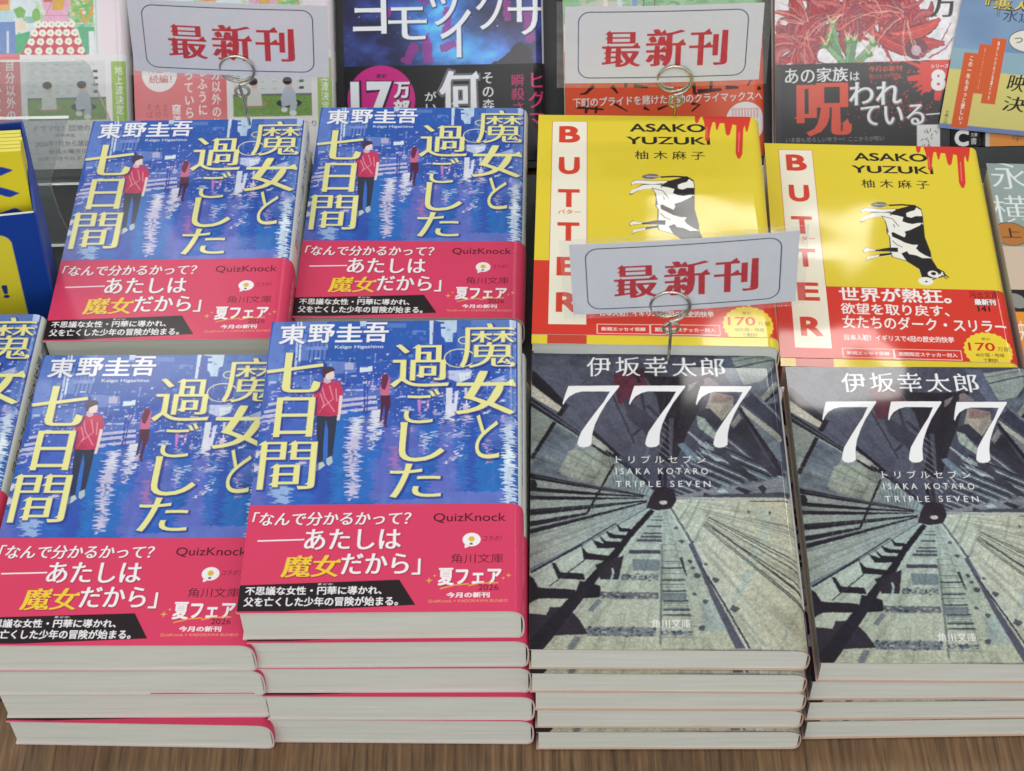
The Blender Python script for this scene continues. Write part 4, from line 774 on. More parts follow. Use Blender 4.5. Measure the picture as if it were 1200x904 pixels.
def art_orange(w, h=146):
    OR = (236, 92, 56); A = Art(w, h, .3, (238, 230, 214)); U, V = A.UV(); R = rnd(3)
    v1 = [(53.2,56.3)][0][1]
    A.rect(-1, v1+14, w, h, (140, 190, 140))
    for k in range(240): A.ell(R.uniform(0, 104), R.uniform(v1+16, h), R.uniform(1, 5), R.uniform(.6, 2.4), R.choice([(90, 160, 90), (120, 186, 110), (170, 206, 150), (196, 204, 180), (70, 140, 86)]), .7, n=9)
    A.poly([(0.3,76.9),(18.1,82.7),(34.7,81.4),(22.2,77.5)], (206, 200, 184)); 
    for q, c in (([(29.5,80.5)][0], (214, 226, 240)), ([(37.3,80.8)][0], (110, 150, 214)), ([(22.2,79.6)][0], (236, 226, 206))): A.ell(q[0], q[1], 1.3, 3.6, c)
    A.line([(42.1,86.4),(42.0,77.7)], .7, (100, 90, 80)); A.line([(47.8,86.3),(47.7,77.6)], .7, (100, 90, 80))
    A.rect(-1, -1, w+1, v1, OR)
    # black brush lettering crossing the band, partly under the card
    BK = (50, 22, 18)
    for q, ww, w2 in (([(15.3,38.4),(11.1,34.4),(7.9,33.9)], 2.2, .6), ([(24.7,38.2),(27.8,34.0)], 2.4, .8), ([(32.1,41.2),(32.0,37.1)], 1.6, 1.6), ([(36.2,38.0),(43.5,36.9)], 2, 1), ([(67.6,38.5),(68.0,33.3),(70.6,33.2)], 2.2, 1.4), ([(69.6,34.3),(82.2,35.1)], 2.4, 1.6), ([(77.0,40.4),(76.4,34.7)], 2, 1.4), ([(84.3,36.1),(91.1,36.0)], 2.2, 1.2), ([(95.8,36.9),(97.9,40.0)], 1, .8), ([(101.0,35.8),(103.1,35.1)], 2.6, 1.4), ([(5.7,27.2),(20.3,25.9)], 1.3, 1.), ([(12.0,30.2),(10.9,24.0)], 1.6, 1.6), ([(16.7,29.1),(16.1,23.9)], 1.4, 1.4), ([(25.6,28.9),(32.9,24.6)], 1.4, .5), ([(41.3,26.5),(44.4,24.9)], 2., .6), ([(48.6,25.4),(53.8,27.3)], 1.6, .7), ([(66.4,28.1),(70.6,27.5),(66.4,24.0)], 1.8, 1.)):
        A.line(q, ww, BK, .92, w2)
    A.text('下町のプライドを賭けた感動のクライマックスへ！', (4.21,28.15,105.65,33.02), (250, 240, 232), (.02, .015), sh=((190, 50, 30), .03, .2, -.2), lean=.02)
    p = [(94.6,18.1)][0]; A.ell(p[0], p[1], 10.4, 10.4, (246, 240, 238))
    for k in range(9): A.rect(p[0]-7+k*1.6, p[1]+2, p[0]-6.2+k*1.6, p[1]+6.5, (240, 180, 180))
    A.rect(p[0]-7.4, p[1]+6.6, p[0]+7.2, p[1]+7, (226, 150, 150))
    A.rect(104.5, -1, w, h, (226, 84, 54))
    return A
def art_lily(w, h=146):
    A = Art(w, h, .3, (236, 232, 236)); U, V = A.UV(); R = rnd(21)
    A.mul(.95+.07*fbm(U/18, V/14, 3, 3))
    def petal(p0, a, L, wd, bend, c):
        q = []; x, y = p0
        for k in range(9):
            q.append((x, y)); x += L/8*math.cos(a); y += L/8*math.sin(a); a += bend/8
        q = np.array(q); ws = np.sin(np.linspace(.3, 2.9, 9))*wd/2; d = np.gradient(q, axis=0); d /= np.linalg.norm(d, axis=1, keepdims=True); nn = np.stack([-d[:, 1], d[:, 0]], 1)*ws[:, None]
        A.poly(np.concatenate([q+nn*1.28, (q-nn*1.28)[::-1]]), (112, 22, 38))
        A.poly(np.concatenate([q+nn, (q-nn)[::-1]]), c)
        A.line(q+nn*.25, wd*.12, tuple(min(255, v+46) for v in c), .8, .05); A.line(q-nn*.55, wd*.14, tuple(int(v*.72) for v in c), .8, .05)
    reds = [(176, 36, 50), (190, 44, 56), (186, 52, 66), (204, 72, 80), (164, 54, 72), (214, 96, 100), (158, 76, 92), (196, 84, 98), (204, 96, 104)]
    cl = ([(17.8,67.1)][0], [(37.5,72.7)][0], [(56.4,69.8)][0], [(69.2,72.1)][0], [(11.7,57.9)][0])
    for c in cl:
        for k in range(44):
            a = R.uniform(0, 6.28); petal((c[0]+R.uniform(-4, 4), c[1]+R.uniform(-4, 4)), a, R.uniform(11, 25), R.uniform(1.6, 3.2), R.choice([-1, 1])*R.uniform(.5, 2.6), R.choice(reds))
    for q, b in (([(51.2,63.1)][0], -.6), ([(61.5,60.4)][0], -.3)): petal(q, b, 28, 6, .4, (198, 48, 52))
    petal([(61.5,62.1)][0], -.1, 27, 6, .9, (214, 66, 62)); A.ell(*[(73.9,54.2)][0], 6.0, 5.6, (110, 44, 60)); A.ell(*[(73.9,53.4)][0], 2.6, 2.6, (196, 170, 186))
    for k in range(34):
        c = R.choice(cl); a = R.uniform(1.4, 4.8); L = R.uniform(14, 34); q = [(c[0]+L*t*math.cos(a+.5*t), c[1]+L*t*math.sin(a+.5*t)) for t in np.linspace(0.1, 1, 7)]
        A.line(q, .55, R.choice([(226, 150, 130), (206, 96, 96), (236, 180, 160)]), .9, .3)
    for q in ([(75.2,50.0),(85.5,55.7),(92.3,67.4)], [(80.3,49.4),(88.9,53.9),(93.2,59.8)], [(71.8,67.0),(78.6,71.9),(82.1,76.9)]): A.line(q, 1.0, (176, 70, 84), 1., .5)
    A.ell(*[(26.7,51.7)][0], 4.6, 4, (246, 244, 246)); A.ell(*[(44.3,53.9)][0], 2.6, 4.6, (240, 238, 242))
    GS = [(126, 168, 120), (108, 150, 106), (140, 180, 132)]
    base = [(38.3,46.4)][0]
    for i, q in enumerate(([(30.2,68.6)][0], [(28.5,61.9)][0], [(26.7,57.2)][0], [(38.3,59.1)][0], [(41.8,59.5)][0], [(51.6,57.6)][0], [(49.4,52.1)][0])):
        bx = base[0]+(i-3)*1.2; A.line([(bx, base[1]), q], 3.2, (70, 110, 76), 1., 2.4); A.line([(bx, base[1]), q], 2.6, GS[i % 3], 1., 1.9); A.ell(q[0], q[1], 2.0, 1.9, (84, 150, 82)); A.ell(q[0]-.3, q[1]+.4, 1.1, .9, (120, 190, 110))
        for k in range(3): A.line([q, (q[0]+R.uniform(-5, 5), q[1]+R.uniform(3, 8))], 1.0, (226, 206, 170), .9, .15)
    A.warp((fbm(U/1.5, V/1.5, 3, 2)-.5)*.9, (fbm(U/1.5, V/1.5, 7, 2)-.5)*.9); A.mul(.86+.26*fbm(U/2, V/2, 4, 4))
    K = (24, 22, 26); A.text('方', (80.80,70.23,94.93,85.28), K, (.03, -.004), u=1)
    p0 = [(0.3,47.3)][0][1]; p1 = [(90.6,48.7)][0][1]
    A.poly([(-1, -1), (w+1, -1), (w+1, p1), (-1, p0)], (38, 36, 42)); A.rect(-1, -1, 3, p0-1, (50, 48, 54))
    RD = (222, 56, 48); WHT = (240, 240, 240); c = [(87.2,41.2)][0]; P = []
    for k in range(70): r = R.choice([8, 9, 10, 11, 14, 18]); a = k*6.28/70; P.append((c[0]+r*math.cos(a)*1.3, c[1]+r*math.sin(a)*1.0))
    P = [(a, min(b, p1-.3)) for a, b in P]; A.poly(P, RD)
    for k in range(150):
        a = R.uniform(2.2, 4.6); r = R.gauss(22, 9); A.ell(c[0]+r*math.cos(a)*1.2, min(p1-1, c[1]+r*math.sin(a)), R.uniform(.15, .6), R.uniform(.15, .6), RD, .9, n=7)
    for k in range(160): A.ell(R.gauss(62, 16), R.gauss(12+12, 3), R.uniform(.15, .5), R.uniform(.15, .5), (170, 60, 46), .8, n=6)
    A.text('あの', (5.17,37.54,20.63,45.19), WHT, (.012, .0)); A.text('家族', (21.75,38.07,38.23,45.54), WHT, (.02, .004)); A.text('は', (39.26,38.52,44.24,42.94), WHT, (.012, .0))
    A.text('呪', (9.77,9.87,40.03,37.48), (226, 84, 60), (.05, -.004), u=1); A.text('われ', (38.61,25.73,66.10,37.64), WHT, (.02, .0), sh=((120, 120, 126), .03, .3, -.3)); A.text('ている', (44.57,14.90,78.11,25.56), WHT, (.02, .0), sh=((120, 120, 126), .03, .3, -.3)); A.line([(79.0,20.1),(86.3,20.5)], .6, WHT)
    A.text('今月の新刊', (48.98,42.82,66.40,45.87), (226, 84, 60), (.02, .0)); A.text('角川ホラー文庫', (49.22,38.91,65.87,41.63), (196, 70, 56), (.01, .0)); A.text('シリーズ', (81.60,44.15,91.04,46.19), WHT, (.02, .02)); A.text('8', (81.58,32.34,89.31,43.40), WHT, (.06, .05))
    A.text('いま最も恐ろしいホラー！ここからが呪い', (5.35,6.84,56.99,9.40), (150, 148, 150), (.0, .0))
    b = (74.22,4.72,86.26,14.80); A.rect(b[0], b[1]-12, b[2], b[3], (232, 232, 230))
    for k in range(26): u, v = R.uniform(b[0]+1, b[2]-1), R.uniform(b[1]-10, b[3]-1.5); A.line([(u, v), (u+R.uniform(-1.4, 1.4), v-R.uniform(.8, 2.4))], .4, (60, 60, 62))
    A.rect(104.5, -1, w, h, (60, 56, 60))
    return A
def art_pop(w, h):
    A = Art(w, h, .25, (118, 150, 190)); U, V = A.UV()
    c = np.array((150, 176, 204))[None, None]+(np.array((118, 146, 186))-np.array((150, 176, 204)))[None, None]*np.clip(fbm(U/30, V/14, 3, 3)*1.4-.2, 0, 1)[..., None]
    A.a = (c/255).astype(np.float32)
    A.rect(-1, -1, w, 2.6, (124, 142, 190)); v1 = [(15.9,31.2)][0][1]; A.rect(-1, 2.6, w, v1, (226, 214, 130)); A.rect(-1, v1, w, v1+11, (158, 192, 200), .8)
    OR = (226, 104, 60); WHT = (250, 244, 226)
    for b, t in (((6.32,0.98,14.84,40.14), 'この一年もきっと愛しい。'), ((13.48,19.59,20.03,45.18), '世之介がいれば'), ((19.50,14.82,26.99,49.01), '懐かしいけれど時間にいた')):
        A.rect(*b, OR); A.text(t, (b[0]+3.2, b[1]+2.2, b[2]-3.2, b[3]-1.6), WHT, (.025, .02), vert=True)
    A.text('『悪人』', (12.55,63.95,40.08,69.00), (236, 216, 110), (.02, .0), sh=((90, 90, 80), .05, .3, -.3)); A.text('『永遠と横道世之介』', (19.46,57.89,91.38,65.71), (56, 62, 82), (.0, -.01))
    p = [(38.5,49.0)][0]; A.ell(p[0], p[1], 10.5, 6.0, (70, 76, 90)); A.ell(p[0], p[1], 10.1, 5.6, (240, 234, 220)); A.text('ついに', (p[0]-7.6, p[1]-1.6, p[0]+7, p[1]+1.8), (50, 50, 56), (.01, .01))
    K = (30, 34, 34); A.text('映画化', (31.25,22.42,59.81,31.67), K, (.02, -.008), slant=.1, u=1); A.text('決定！', (31.09,12.07,59.21,19.95), K, (.02, -.008), slant=.1, u=1); A.text('文春文庫', (1.97,2.44,4.13,9.40), (90, 90, 70), (.0, .0), vert=True)
    return A
def art_plain_orange(w, h=146):
    A = Art(w, h, .4, (238, 150, 60)); A.rect(-1, 30, w, h, (220, 214, 200)); A.text('宇野', (13.99,2.46,26.73,5.56), (110, 80, 40)); A.rect(*(8.79,8.49,19.17,11.29), (250, 246, 240)); A.rect(-1, -1, 2.2, h, (214, 206, 200)); return A
def art_grey(w, h=148):
    A = Art(w, h, .3, (150, 166, 160)); U, V = A.UV(); R = rnd(2)
    A.rect(-1, [(5.8,90.0)][0][1], w, 150, (152, 168, 162)); A.mul(.94+.1*fbm(U/10, V/10, 2, 3))
    a, b, c = [(5.8,90.0)][0][1], [(1.8,61.8)][0][1], [(-0.2,47.8)][0][1]
    A.rect(-1, b, w, a, (214, 192, 170)); A.rect(-1, c, w, b, (36, 34, 36)); A.rect(-1, -1, w, c, (242, 152, 40))
    p = [(1.6,55.7)][0]; A.ell(p[0], p[1]-1, 4, 5, (150, 146, 140), rot=.6); A.ell(p[0]+10, p[1]+1, 4, 5, (170, 160, 150), rot=-.5)
    A.text('永', (1.09,129.65,18.38,148.66), (232, 238, 236), (-.004, -.016)); A.text('遠と', (20.05,132.01,44.15,151.07), (232, 238, 236), (-.004, -.016)); A.text('横', (-1.73,106.36,16.37,125.11), (232, 238, 236), (-.006, -.018)); A.text('道世', (17.17,107.57,48.47,126.96), (232, 238, 236), (-.006, -.018))
    p = [(5.1,98.4)][0]; A.ell(p[0], p[1], 8.4, 8.0, (60, 50, 40)); A.ell(p[0], p[1], 8.0, 7.6, (186, 120, 56)); A.text('上', (p[0]-4.4, p[1]-2.4, p[0]+5, p[1]+4), (30, 26, 24), (.01, -.01))
    A.text('映画化決定', (-1.88,29.88,26.83,42.43), (250, 246, 236)); A.rect(104.5, -1, w, h, (190, 196, 190))
    return A
def art_sign(w=91, h=39):
    A = Art(w, h, .22, (232, 234, 240)); FR = (44, 62, 96); A.rrect(6.3, 2.8, w-7.0, h-2.8, 5.2, .5, FR)
    for ch, b in (('最', (17.1, 8.4, 35.3, 27.0)), ('新', (37.2, 8.2, 55.8, 27.4)), ('刊', (57.4, 8.4, 75.4, 27.2))): A.text(ch, b, (206, 26, 44), (.048, -.004), u=1.1)
    return A
def art_leaflet(w, h):
    A = Art(w, h, .4, (244, 226, 48)); DB = (34, 70, 168)
    for i, ch in enumerate('くとでき'): A.text(ch, (w-25, h-25-i*21, w-4, h-8-i*21), DB, (.06, .05))
    return A
def art_box_front(w, h):
    A = Art(w, h, .35, (22, 66, 158)); DB = (34, 60, 130)
    A.rect(-5, -1, w-12, h-11, (238, 222, 60)); A.rect(w-18, h-17, w-12, h-11, (22, 66, 158)); A.ell(w-18, h-17, 6, 6, (238, 222, 60))
    A.text('本が', (w-42, h-34, w-20, h-26), DB, (.02, .02)); A.text('変わる！', (w-60, h-50, w-18, h-40), DB, (.05, .04))
    return A

# ================================================================ the books
def profile(W, T):
    """cross-section of a cover: top from the fore-edge, round the spine, to the spine foot"""
    p = [(0, T), (W-7, T), (W-4.6, T-.1), (W-2.8, T-.55), (W-1.4, T-1.6), (W-.5, T-3.2), (W-.1, T*.66), (W, T*.45), (W-.15, T*.25), (W-.6, 1.5), (W-1.5, .4), (W-3, 0)]
    p = np.array(p, float)
    for k in range(3):
        q = [p[0]]
        for a, b in zip(p[:-1], p[1:]): q += [a*.75+b*.25, a*.25+b*.75]
        q.append(p[-1]); p = np.array(q)
    s = np.concatenate([[0], np.cumsum(np.linalg.norm(np.diff(p, axis=0), axis=1))])
    d = np.gradient(p, axis=0); d /= np.linalg.norm(d, axis=1, keepdims=True)+1e-9
    return p, s, np.stack([-d[:, 1], d[:, 0]], 1)       # outward normals
def spine_len(W, T): return profile(W, T)[1][-1]
class Book:
    """prototype meshes of one title: cover, band (optional) and three page blocks"""
    def __init__(b, name, art, W, H, T, inner=(236, 226, 214), mat=None, band=None, o=0., th=.32, split=None, wave=.10, bmat=None, seed=0):
        b.name, b.W, b.H, b.T = name, W, H, T
        p, s, N = profile(W, T); S = s[-1]
        dz = lambda u, v: wave*(fbm(u/38., v/46., seed+3, 2)-.5)*2*np.clip((92-u)/30, 0, 1)*np.clip(u/6+.25, 0, 1)
        def at(S_, V_, off=0.):
            x = np.interp(S_, s, p[:, 0]); z = np.interp(S_, s, p[:, 1]); nx = np.interp(S_, s, N[:, 0]); nz = np.interp(S_, s, N[:, 1])
            return np.stack([x+nx*off, V_+0*S_, z+nz*off+dz(S_, V_)], -1)
        C = art.read(); ny, nx = C.shape[:2]; ss = np.linspace(0, S, nx); vv = np.linspace(0, H, ny)
        k0 = int(np.searchsorted(vv, split)) if split else 0
        inn = np.array(lin(inner))*.8
        def sheet(G, Ca, ss, vv, off, back, rim):
            SS, VV = np.meshgrid(ss, vv); P = at(SS, VV, off); G.grid(P, Ca)
            c0 = Ca[:, -1]
            # back cover under the pages
            Pb = np.stack([np.stack([np.full(len(vv), W-3.), vv, np.full(len(vv), -off)], -1), np.stack([np.full(len(vv), 0.), vv, np.full(len(vv), -off)], -1)], 1)
            G.grid(Pb, np.stack([c0, c0], 1))
            # inner face and the paper's cut edges
            si = np.linspace(0, S, 90); vi = np.array([vv[0], vv[-1]])
            SI, VI = np.meshgrid(si, np.linspace(vv[0], vv[-1], 24)); G.grid(at(SI, VI, off-th), rim, flip=True)
            Pi = np.stack([np.stack([np.full(2, W-3.), vi, np.full(2, th-off)], -1), np.stack([np.full(2, 0.), vi, np.full(2, th-off)], -1)], 1); G.grid(Pi, rim, flip=True)
            for v, fl in ((vi[0], True), (vi[1], False)):
                a = at(si, np.full_like(si, v), off); c = at(si, np.full_like(si, v), off-th)
                a = np.concatenate([a, [[0, v, -off]]]); c = np.concatenate([c, [[0, v, th-off]]])
                G.grid(np.stack([a, c]), rim, flip=not fl)
            z0 = at(np.zeros(24), np.linspace(vv[0], vv[-1], 24), off); z1 = at(np.zeros(24), np.linspace(vv[0], vv[-1], 24), off-th)
            G.grid(np.stack([z1, z0], 1), rim)
        G = Geo(); sheet(G, C[k0:] if not split else C, ss, vv, 0., True, inn)
        b.cover = G.mesh(name+'_cover', True); b.mat = mat or M_SEMI
        b.band = None
        if band is not None:
            Cb = band.read(); G = Geo(); sheet(G, Cb, np.linspace(0, S, Cb.shape[1]), np.linspace(o, o+band.h, Cb.shape[0]), .3, True, np.array(lin((236, 214, 214)))*.8)
            b.band = G.mesh(name+'_band', True)
        elif split:
            G = Geo(); vb = vv[:k0]; sheet(G, C[:k0], ss, vb, .22, True, inn); b.band = G.mesh(name+'_band', True)
        b.bmat = bmat or M_BAND
        # page blocks
        b.pages = []
        top = p[p[:, 1] >= T*.45]; bot = p[p[:, 1] < T*.45][::-1]
        for k in range(3):
            xe = W-1.0; xs = np.concatenate([np.linspace(.9, W-8, 50), np.linspace(W-7.6, xe, 22)])
            zt = np.interp(xs, top[:, 0], top[:, 1])-th-.02; zb = np.interp(xs, bot[:, 0], bot[:, 1], left=0)+th+.02
            zt = np.where(xs > W-3, np.minimum(zt, zt[-1]+(zt-zt[-1])), zt)
            m = zt < zb+.4; mid = (zt+zb)/2; zt = np.where(m, mid+.2, zt); zb = np.where(m, mid-.2, zb)
            tt = np.linspace(0, 1, 12)[:, None]; Z = zb*(1-tt)+zt*tt; X = xs+0*Z
            def face(v, sg):
                Y = v+sg*(  .26*(fbm(X/50, Z/1.7, 5+k+seed, 3)-.5)+.3*(fbm(X/26, Z/5., 40+k, 2)-.5)); return np.stack([X, Y, Z], -1)
            G = Geo(); F0, F1 = face(.75, 1), face(H-.75, -1); white = (1, 1, 1)
            G.grid(F0, white); G.grid(F1, white, flip=True)
            G.grid(np.stack([F0[-1], F1[-1]]), white); G.grid(np.stack([F1[0], F0[0]]), white)
            G.grid(np.stack([F1[:, 0], F0[:, 0]], 1), white); G.grid(np.stack([F0[:, -1], F1[:, -1]], 1), white)
            b.pages.append(G.mesh(name+'_pages'))
        b.n = 0; b.proto = None
    def copy(b, M, label, group, cat='book'):
        """one more copy: an Empty at the book's base with its parts"""
        k = b.n % 3
        if b.proto is None:
            r = empty('book'); parts = [link('cover', b.cover, b.mat, r), link('page_block', b.pages[0], M_PAGE, r)]
            if b.band: parts.append(link('belly_band', b.band, b.bmat, r))
            for q in b.pages[1:]: q.materials.append(M_PAGE)
            b.proto = (r, parts)
        else:
            r = b.proto[0].copy(); col.objects.link(r)
            for q in b.proto[1]:
                c = q.copy(); col.objects.link(c); c.parent = r
                if c.name.startswith('page_block'): c.data = b.pages[k]
        b.n += 1
        r.matrix_world = M; meta(r, label, cat, group)
        return r
def pose(x, y, z, yaw, tilt=0., pitch=0.):
    return Matrix.Translation((x, y, z)) @ Matrix.Rotation(yaw, 4, 'Z') @ Matrix.Rotation(pitch, 4, 'X') @ Matrix.Rotation(tilt, 4, 'Y')

T_M, T_7, T_B, T_R = 17.5, 13.65, 15.1, 13.5
BH = 49.3; BO = 5.0; BHB = 44.4
w_m, w_7, w_b, w_r = spine_len(105, T_M), spine_len(105, T_7), spine_len(105.5, T_B), spine_len(105, T_R)
city = Book('city', art_city(w_m), 105, HM, T_M, (226, 214, 206), M_SEMI, art_city_band(w_m, BH), 0., seed=1)
shaft = Book('shaft', art_shaft(w_7), 105, H7, T_7, (220, 186, 166), M_GLOSS, th=.36, seed=2, wave=.34)
butter = Book('butter', art_butter(w_b), 105.5, HB, T_B, (250, 236, 200), M_GLOSS, art_butter_band(w_b, BHB, BO), BO, wave=.3, seed=3, bmat=M_GLOSS)

def stack(bk, base, ztop, n, shifts, labels, group, gap=.12):
    """n copies from the top down; shifts: (dx, dy, dyaw, tilt) of each below the top one"""
    x, y, yaw = base; pitch = bk.T+gap
    for i in range(n):
        dx, dy, da, ti = shifts[i] if i < len(shifts) else (0, 0, 0, 0)
        bk.copy(pose(x+dx*MM, y+dy*MM, (ztop-bk.T-i*pitch)*MM, yaw+math.radians(da), math.radians(ti)), labels[i], group)

G_CITY = 'paperbacks with a blue night-city cover and a red band'
stack(city, (-0.1023,0.3581,-0.0132), 5*17.7, 5, [(0, 0, 0, 0), (1.6, -1.5, -.1, 0), (2.4, -1.8, -.3, .05), (3.6, -3.4, -.6, 0), (3.2, -3.2, -1.0, -.05)],
      ['blue night-city paperback with red band lying on top of the front middle stack', 'red-banded paperback lying second from the top in the front middle stack', 'red-banded paperback third of five in the front middle stack, white line above it',
       'paperback second from the bottom of the front middle stack, red line above it', 'red-banded paperback at the bottom of the front middle stack, on the brown wood'], G_CITY)
stack(city, (-0.2035,0.3578,-0.0220), 4*17.7, 4, [(0, 0, 0, 0), (1.2, -.3, .2, .08), (1.0, -.1, .3, -.1), (.8, -1.6, -1.0, .1)],
      ['blue night-city paperback with glare on its cover, on top of the front left stack', 'red-banded paperback lying second from the top in the front left stack', 'red-banded paperback second from the bottom of the front left stack, above the red wedge',
       'bottom paperback of the front left stack with a red wedge above it'], G_CITY)
stack(city, (-.3105, .3850, -.010), 4*17.7-2, 4, [(0, 0, 0, 0), (.5, 0, .3, 0), (.5, .5, 0, 0), (1, 0, 0, 0)],
      ['blue night-city paperback cut off by the left picture edge, topmost there', 'paperback second from the top of the stack cut off at the far left', 'paperback second from the bottom of the stack cut off at the far left', 'bottom paperback of the stack cut off at the far left'], G_CITY)
RZ = 30.6
stack(city, (-0.2036,0.5160,-0.0087), RZ+2*17.7-.2, 2, [(0, 0, 0, 0), (.8, -.6, .5, 0)],
      ['blue night-city paperback lying in the rear row at the left, over the front left stack', 'paperback lying directly under the rear left blue night-city paperback'], G_CITY)
stack(city, (-0.0989,0.5442,-0.0328), RZ+17.6, 1, [(0, 0, 0, 0)], ['blue night-city paperback in the rear row beside the left yellow paperback'], G_CITY)
G_7 = 'paperbacks with a grey lift-shaft cover and three sevens'
stack(shaft, (0.0044,0.3520,-0.0289), 5*13.9, 5, [(0, .5, 0, 0), (.2, -1.4, .1, .1), (1.6, -1.2, .2, -.1), (2.2, -1.0, .3, .1), (2.6, -2.9, .5, 0)],
      ['grey glossy 777 paperback on top of the left 777 stack', 'second paperback from the top of the left 777 stack, cover strip showing', '777 paperback in the very middle of the left 777 stack',
       '777 paperback second from the bottom of the left 777 stack', 'bottom paperback of the left 777 stack, cover strip showing'], G_7)
stack(shaft, (0.1144,0.3529,-0.0287), 4*13.9, 4, [(0, 0, 0, 0), (-1.6, .2, .7, .05), (-1.2, -.8, 1.0, -.08), (-.6, -1.4, 1.4, 0)],
      ['grey glossy 777 paperback on top of the right 777 stack', '777 paperback second from the top of the right 777 stack', '777 paperback second from the bottom of the right 777 stack', '777 paperback at the bottom of the right 777 stack'], G_7)
G_B = 'yellow paperbacks with a black-and-white cow'
stack(butter, (0.0086,0.5000,-0.0448), RZ+3*15.3, 3, [(0, 0, 0, 0), (.6, -.8, .4, 0), (-.4, .4, -.3, 0)],
      ['yellow BUTTER paperback with its cow half hidden by the front sign card', 'yellow paperback second in the stack under the left BUTTER paperback', 'lowest yellow paperback of the stack under the left BUTTER paperback'], G_B)
stack(butter, (0.1189,0.5115,-0.0589), RZ+15.2, 1, [(0, 0, 0, 0)], ['yellow BUTTER paperback at the right with its whole cow in view'], G_B)
grey = Book('grey', art_grey(w_r), 105, HB, T_R, mat=M_SEMI, seed=6)
grey.copy(pose(.2262, .495, (RZ+.4)*MM, math.radians(-3.4)), 'grey-green paperback with a brown round 上 mark at the right picture edge', None)

# ---- back row, leaning on the rack
TILT = math.radians(45)
def lean(bk, at, label, group=None):
    M = Matrix.Translation(at) @ Matrix.Rotation(TILT, 4, 'X') @ Matrix.Translation((0, 0, -bk.T*MM))
    return bk.copy(M, label, group)
SP = {'A': [(65.0,59.4)][0][1], 'B': [(44.3,50.6)][0][1], 'C': [(53.2,56.3)][0][1]}
pale = Book('pale', art_pale(w_r), 105, 146, T_R, split=SP['A'], seed=7)
lean(pale, (-0.3032,0.6936,0.0066), 'pale book with a red checked skirt on its cover, behind the clear acrylic', 'pale books with a pink band')
lean(pale, (-0.1953,0.6936,0.0066), 'pale book with pink band standing behind the left sign card', 'pale books with a pink band')
lean(Book('night', art_night(w_r), 105, 146, T_R, split=SP['B'], seed=8), (-0.0848,0.6936,0.0066), 'dark blue and magenta book with a pink 17万部 disc on its black band')
lean(Book('orange', art_orange(w_r), 105, 146, T_R, split=SP['C'], seed=9), (0.0307,0.6936,0.0066), 'book with a red-orange band behind the middle sign card')
lean(Book('lily', art_lily(w_r), 105, 146, T_R, seed=10), (0.1413,0.6936,0.0066), 'book with red spider lilies above a black band reading 呪われている')
lean(Book('plain', art_plain_orange(w_r), 105, 146, T_R, seed=11), (0.2516,0.6955,0.0085), 'orange-banded book showing under the blue and yellow pop card')

# ================================================================ the table and its black risers
def block(name, boxes, mat, **kw):
    G = Geo()
    for a, b in boxes: G.box(a, b)
    o = link(name, G.mesh(name), mat); meta(o, **kw); return o
G = Geo(); G.box((-900, -200, -30), (900, 376.4, 0)); G.box((-900, 377.6, -30), (900, 1100, -.4)); G.box((-900, 376.4, -30), (900, 377.6, -6))
link('table_top', G.mesh('table_top'), M_WOOD); meta(bpy.data.objects['table_top'], kind='structure')
block('shelf_riser', [((-203.6, 505, .1), (600, 655, RZ-.1))], M_BLACK, label='black riser board under the rear row of flat books', cat='riser')
block('base_board', [((-700, 540, .1), (-204, 691, 2))], M_BLACK, label='black base board in the gap behind the left stacks', cat='board')
# sloped rack: a prism with a lip
def rack():
    d = np.array([0, math.cos(TILT), math.sin(TILT)]); n = np.array([0, -math.sin(TILT), math.cos(TILT)]); o = np.array((-0.3032,0.6936,0.0066))/MM*np.array([0, 1, 1])
    pr = [o-d*4+n*1.0, o-d*.6+n*1.0, o-d*.6-n*(T_R+.6), o+d*160-n*(T_R+.6), (0, o[1]+150, .2), (0, 692.5, .2)]
    pr = np.array(pr, float); pr[0][2] = max(pr[0][2], .3); G = Geo(); k = len(pr)
    V = np.concatenate([pr+np.array([-700, 0, 0]), pr+np.array([700, 0, 0])])
    tri = [(0, 1, 2), (0, 2, 5), (2, 3, 4), (2, 4, 5)]
    G.add(V, [[(i, (i+1) % k, (i+1) % k+k, i+k) for i in range(k)], tri, [(a+k, c+k, b_+k) for a, b_, c in tri]])
    link('display_rack', G.mesh('display_rack'), M_BLACK); meta(bpy.data.objects['display_rack'], 'black sloped rack behind the books with a low front lip', 'rack')
rack()
q = np.array((0.2516,0.6955,0.0085))/MM
o = block('shelf_lip', [((0, -11, -14), (330, -.5, 2.5))], M_BLACK, label='black shelf lip under the orange-banded book at right', cat='lip'); o.matrix_world = Matrix.Translation(Vector((q[0]-14, q[1], q[2]))*MM) @ Matrix.Rotation(TILT, 4, 'X')

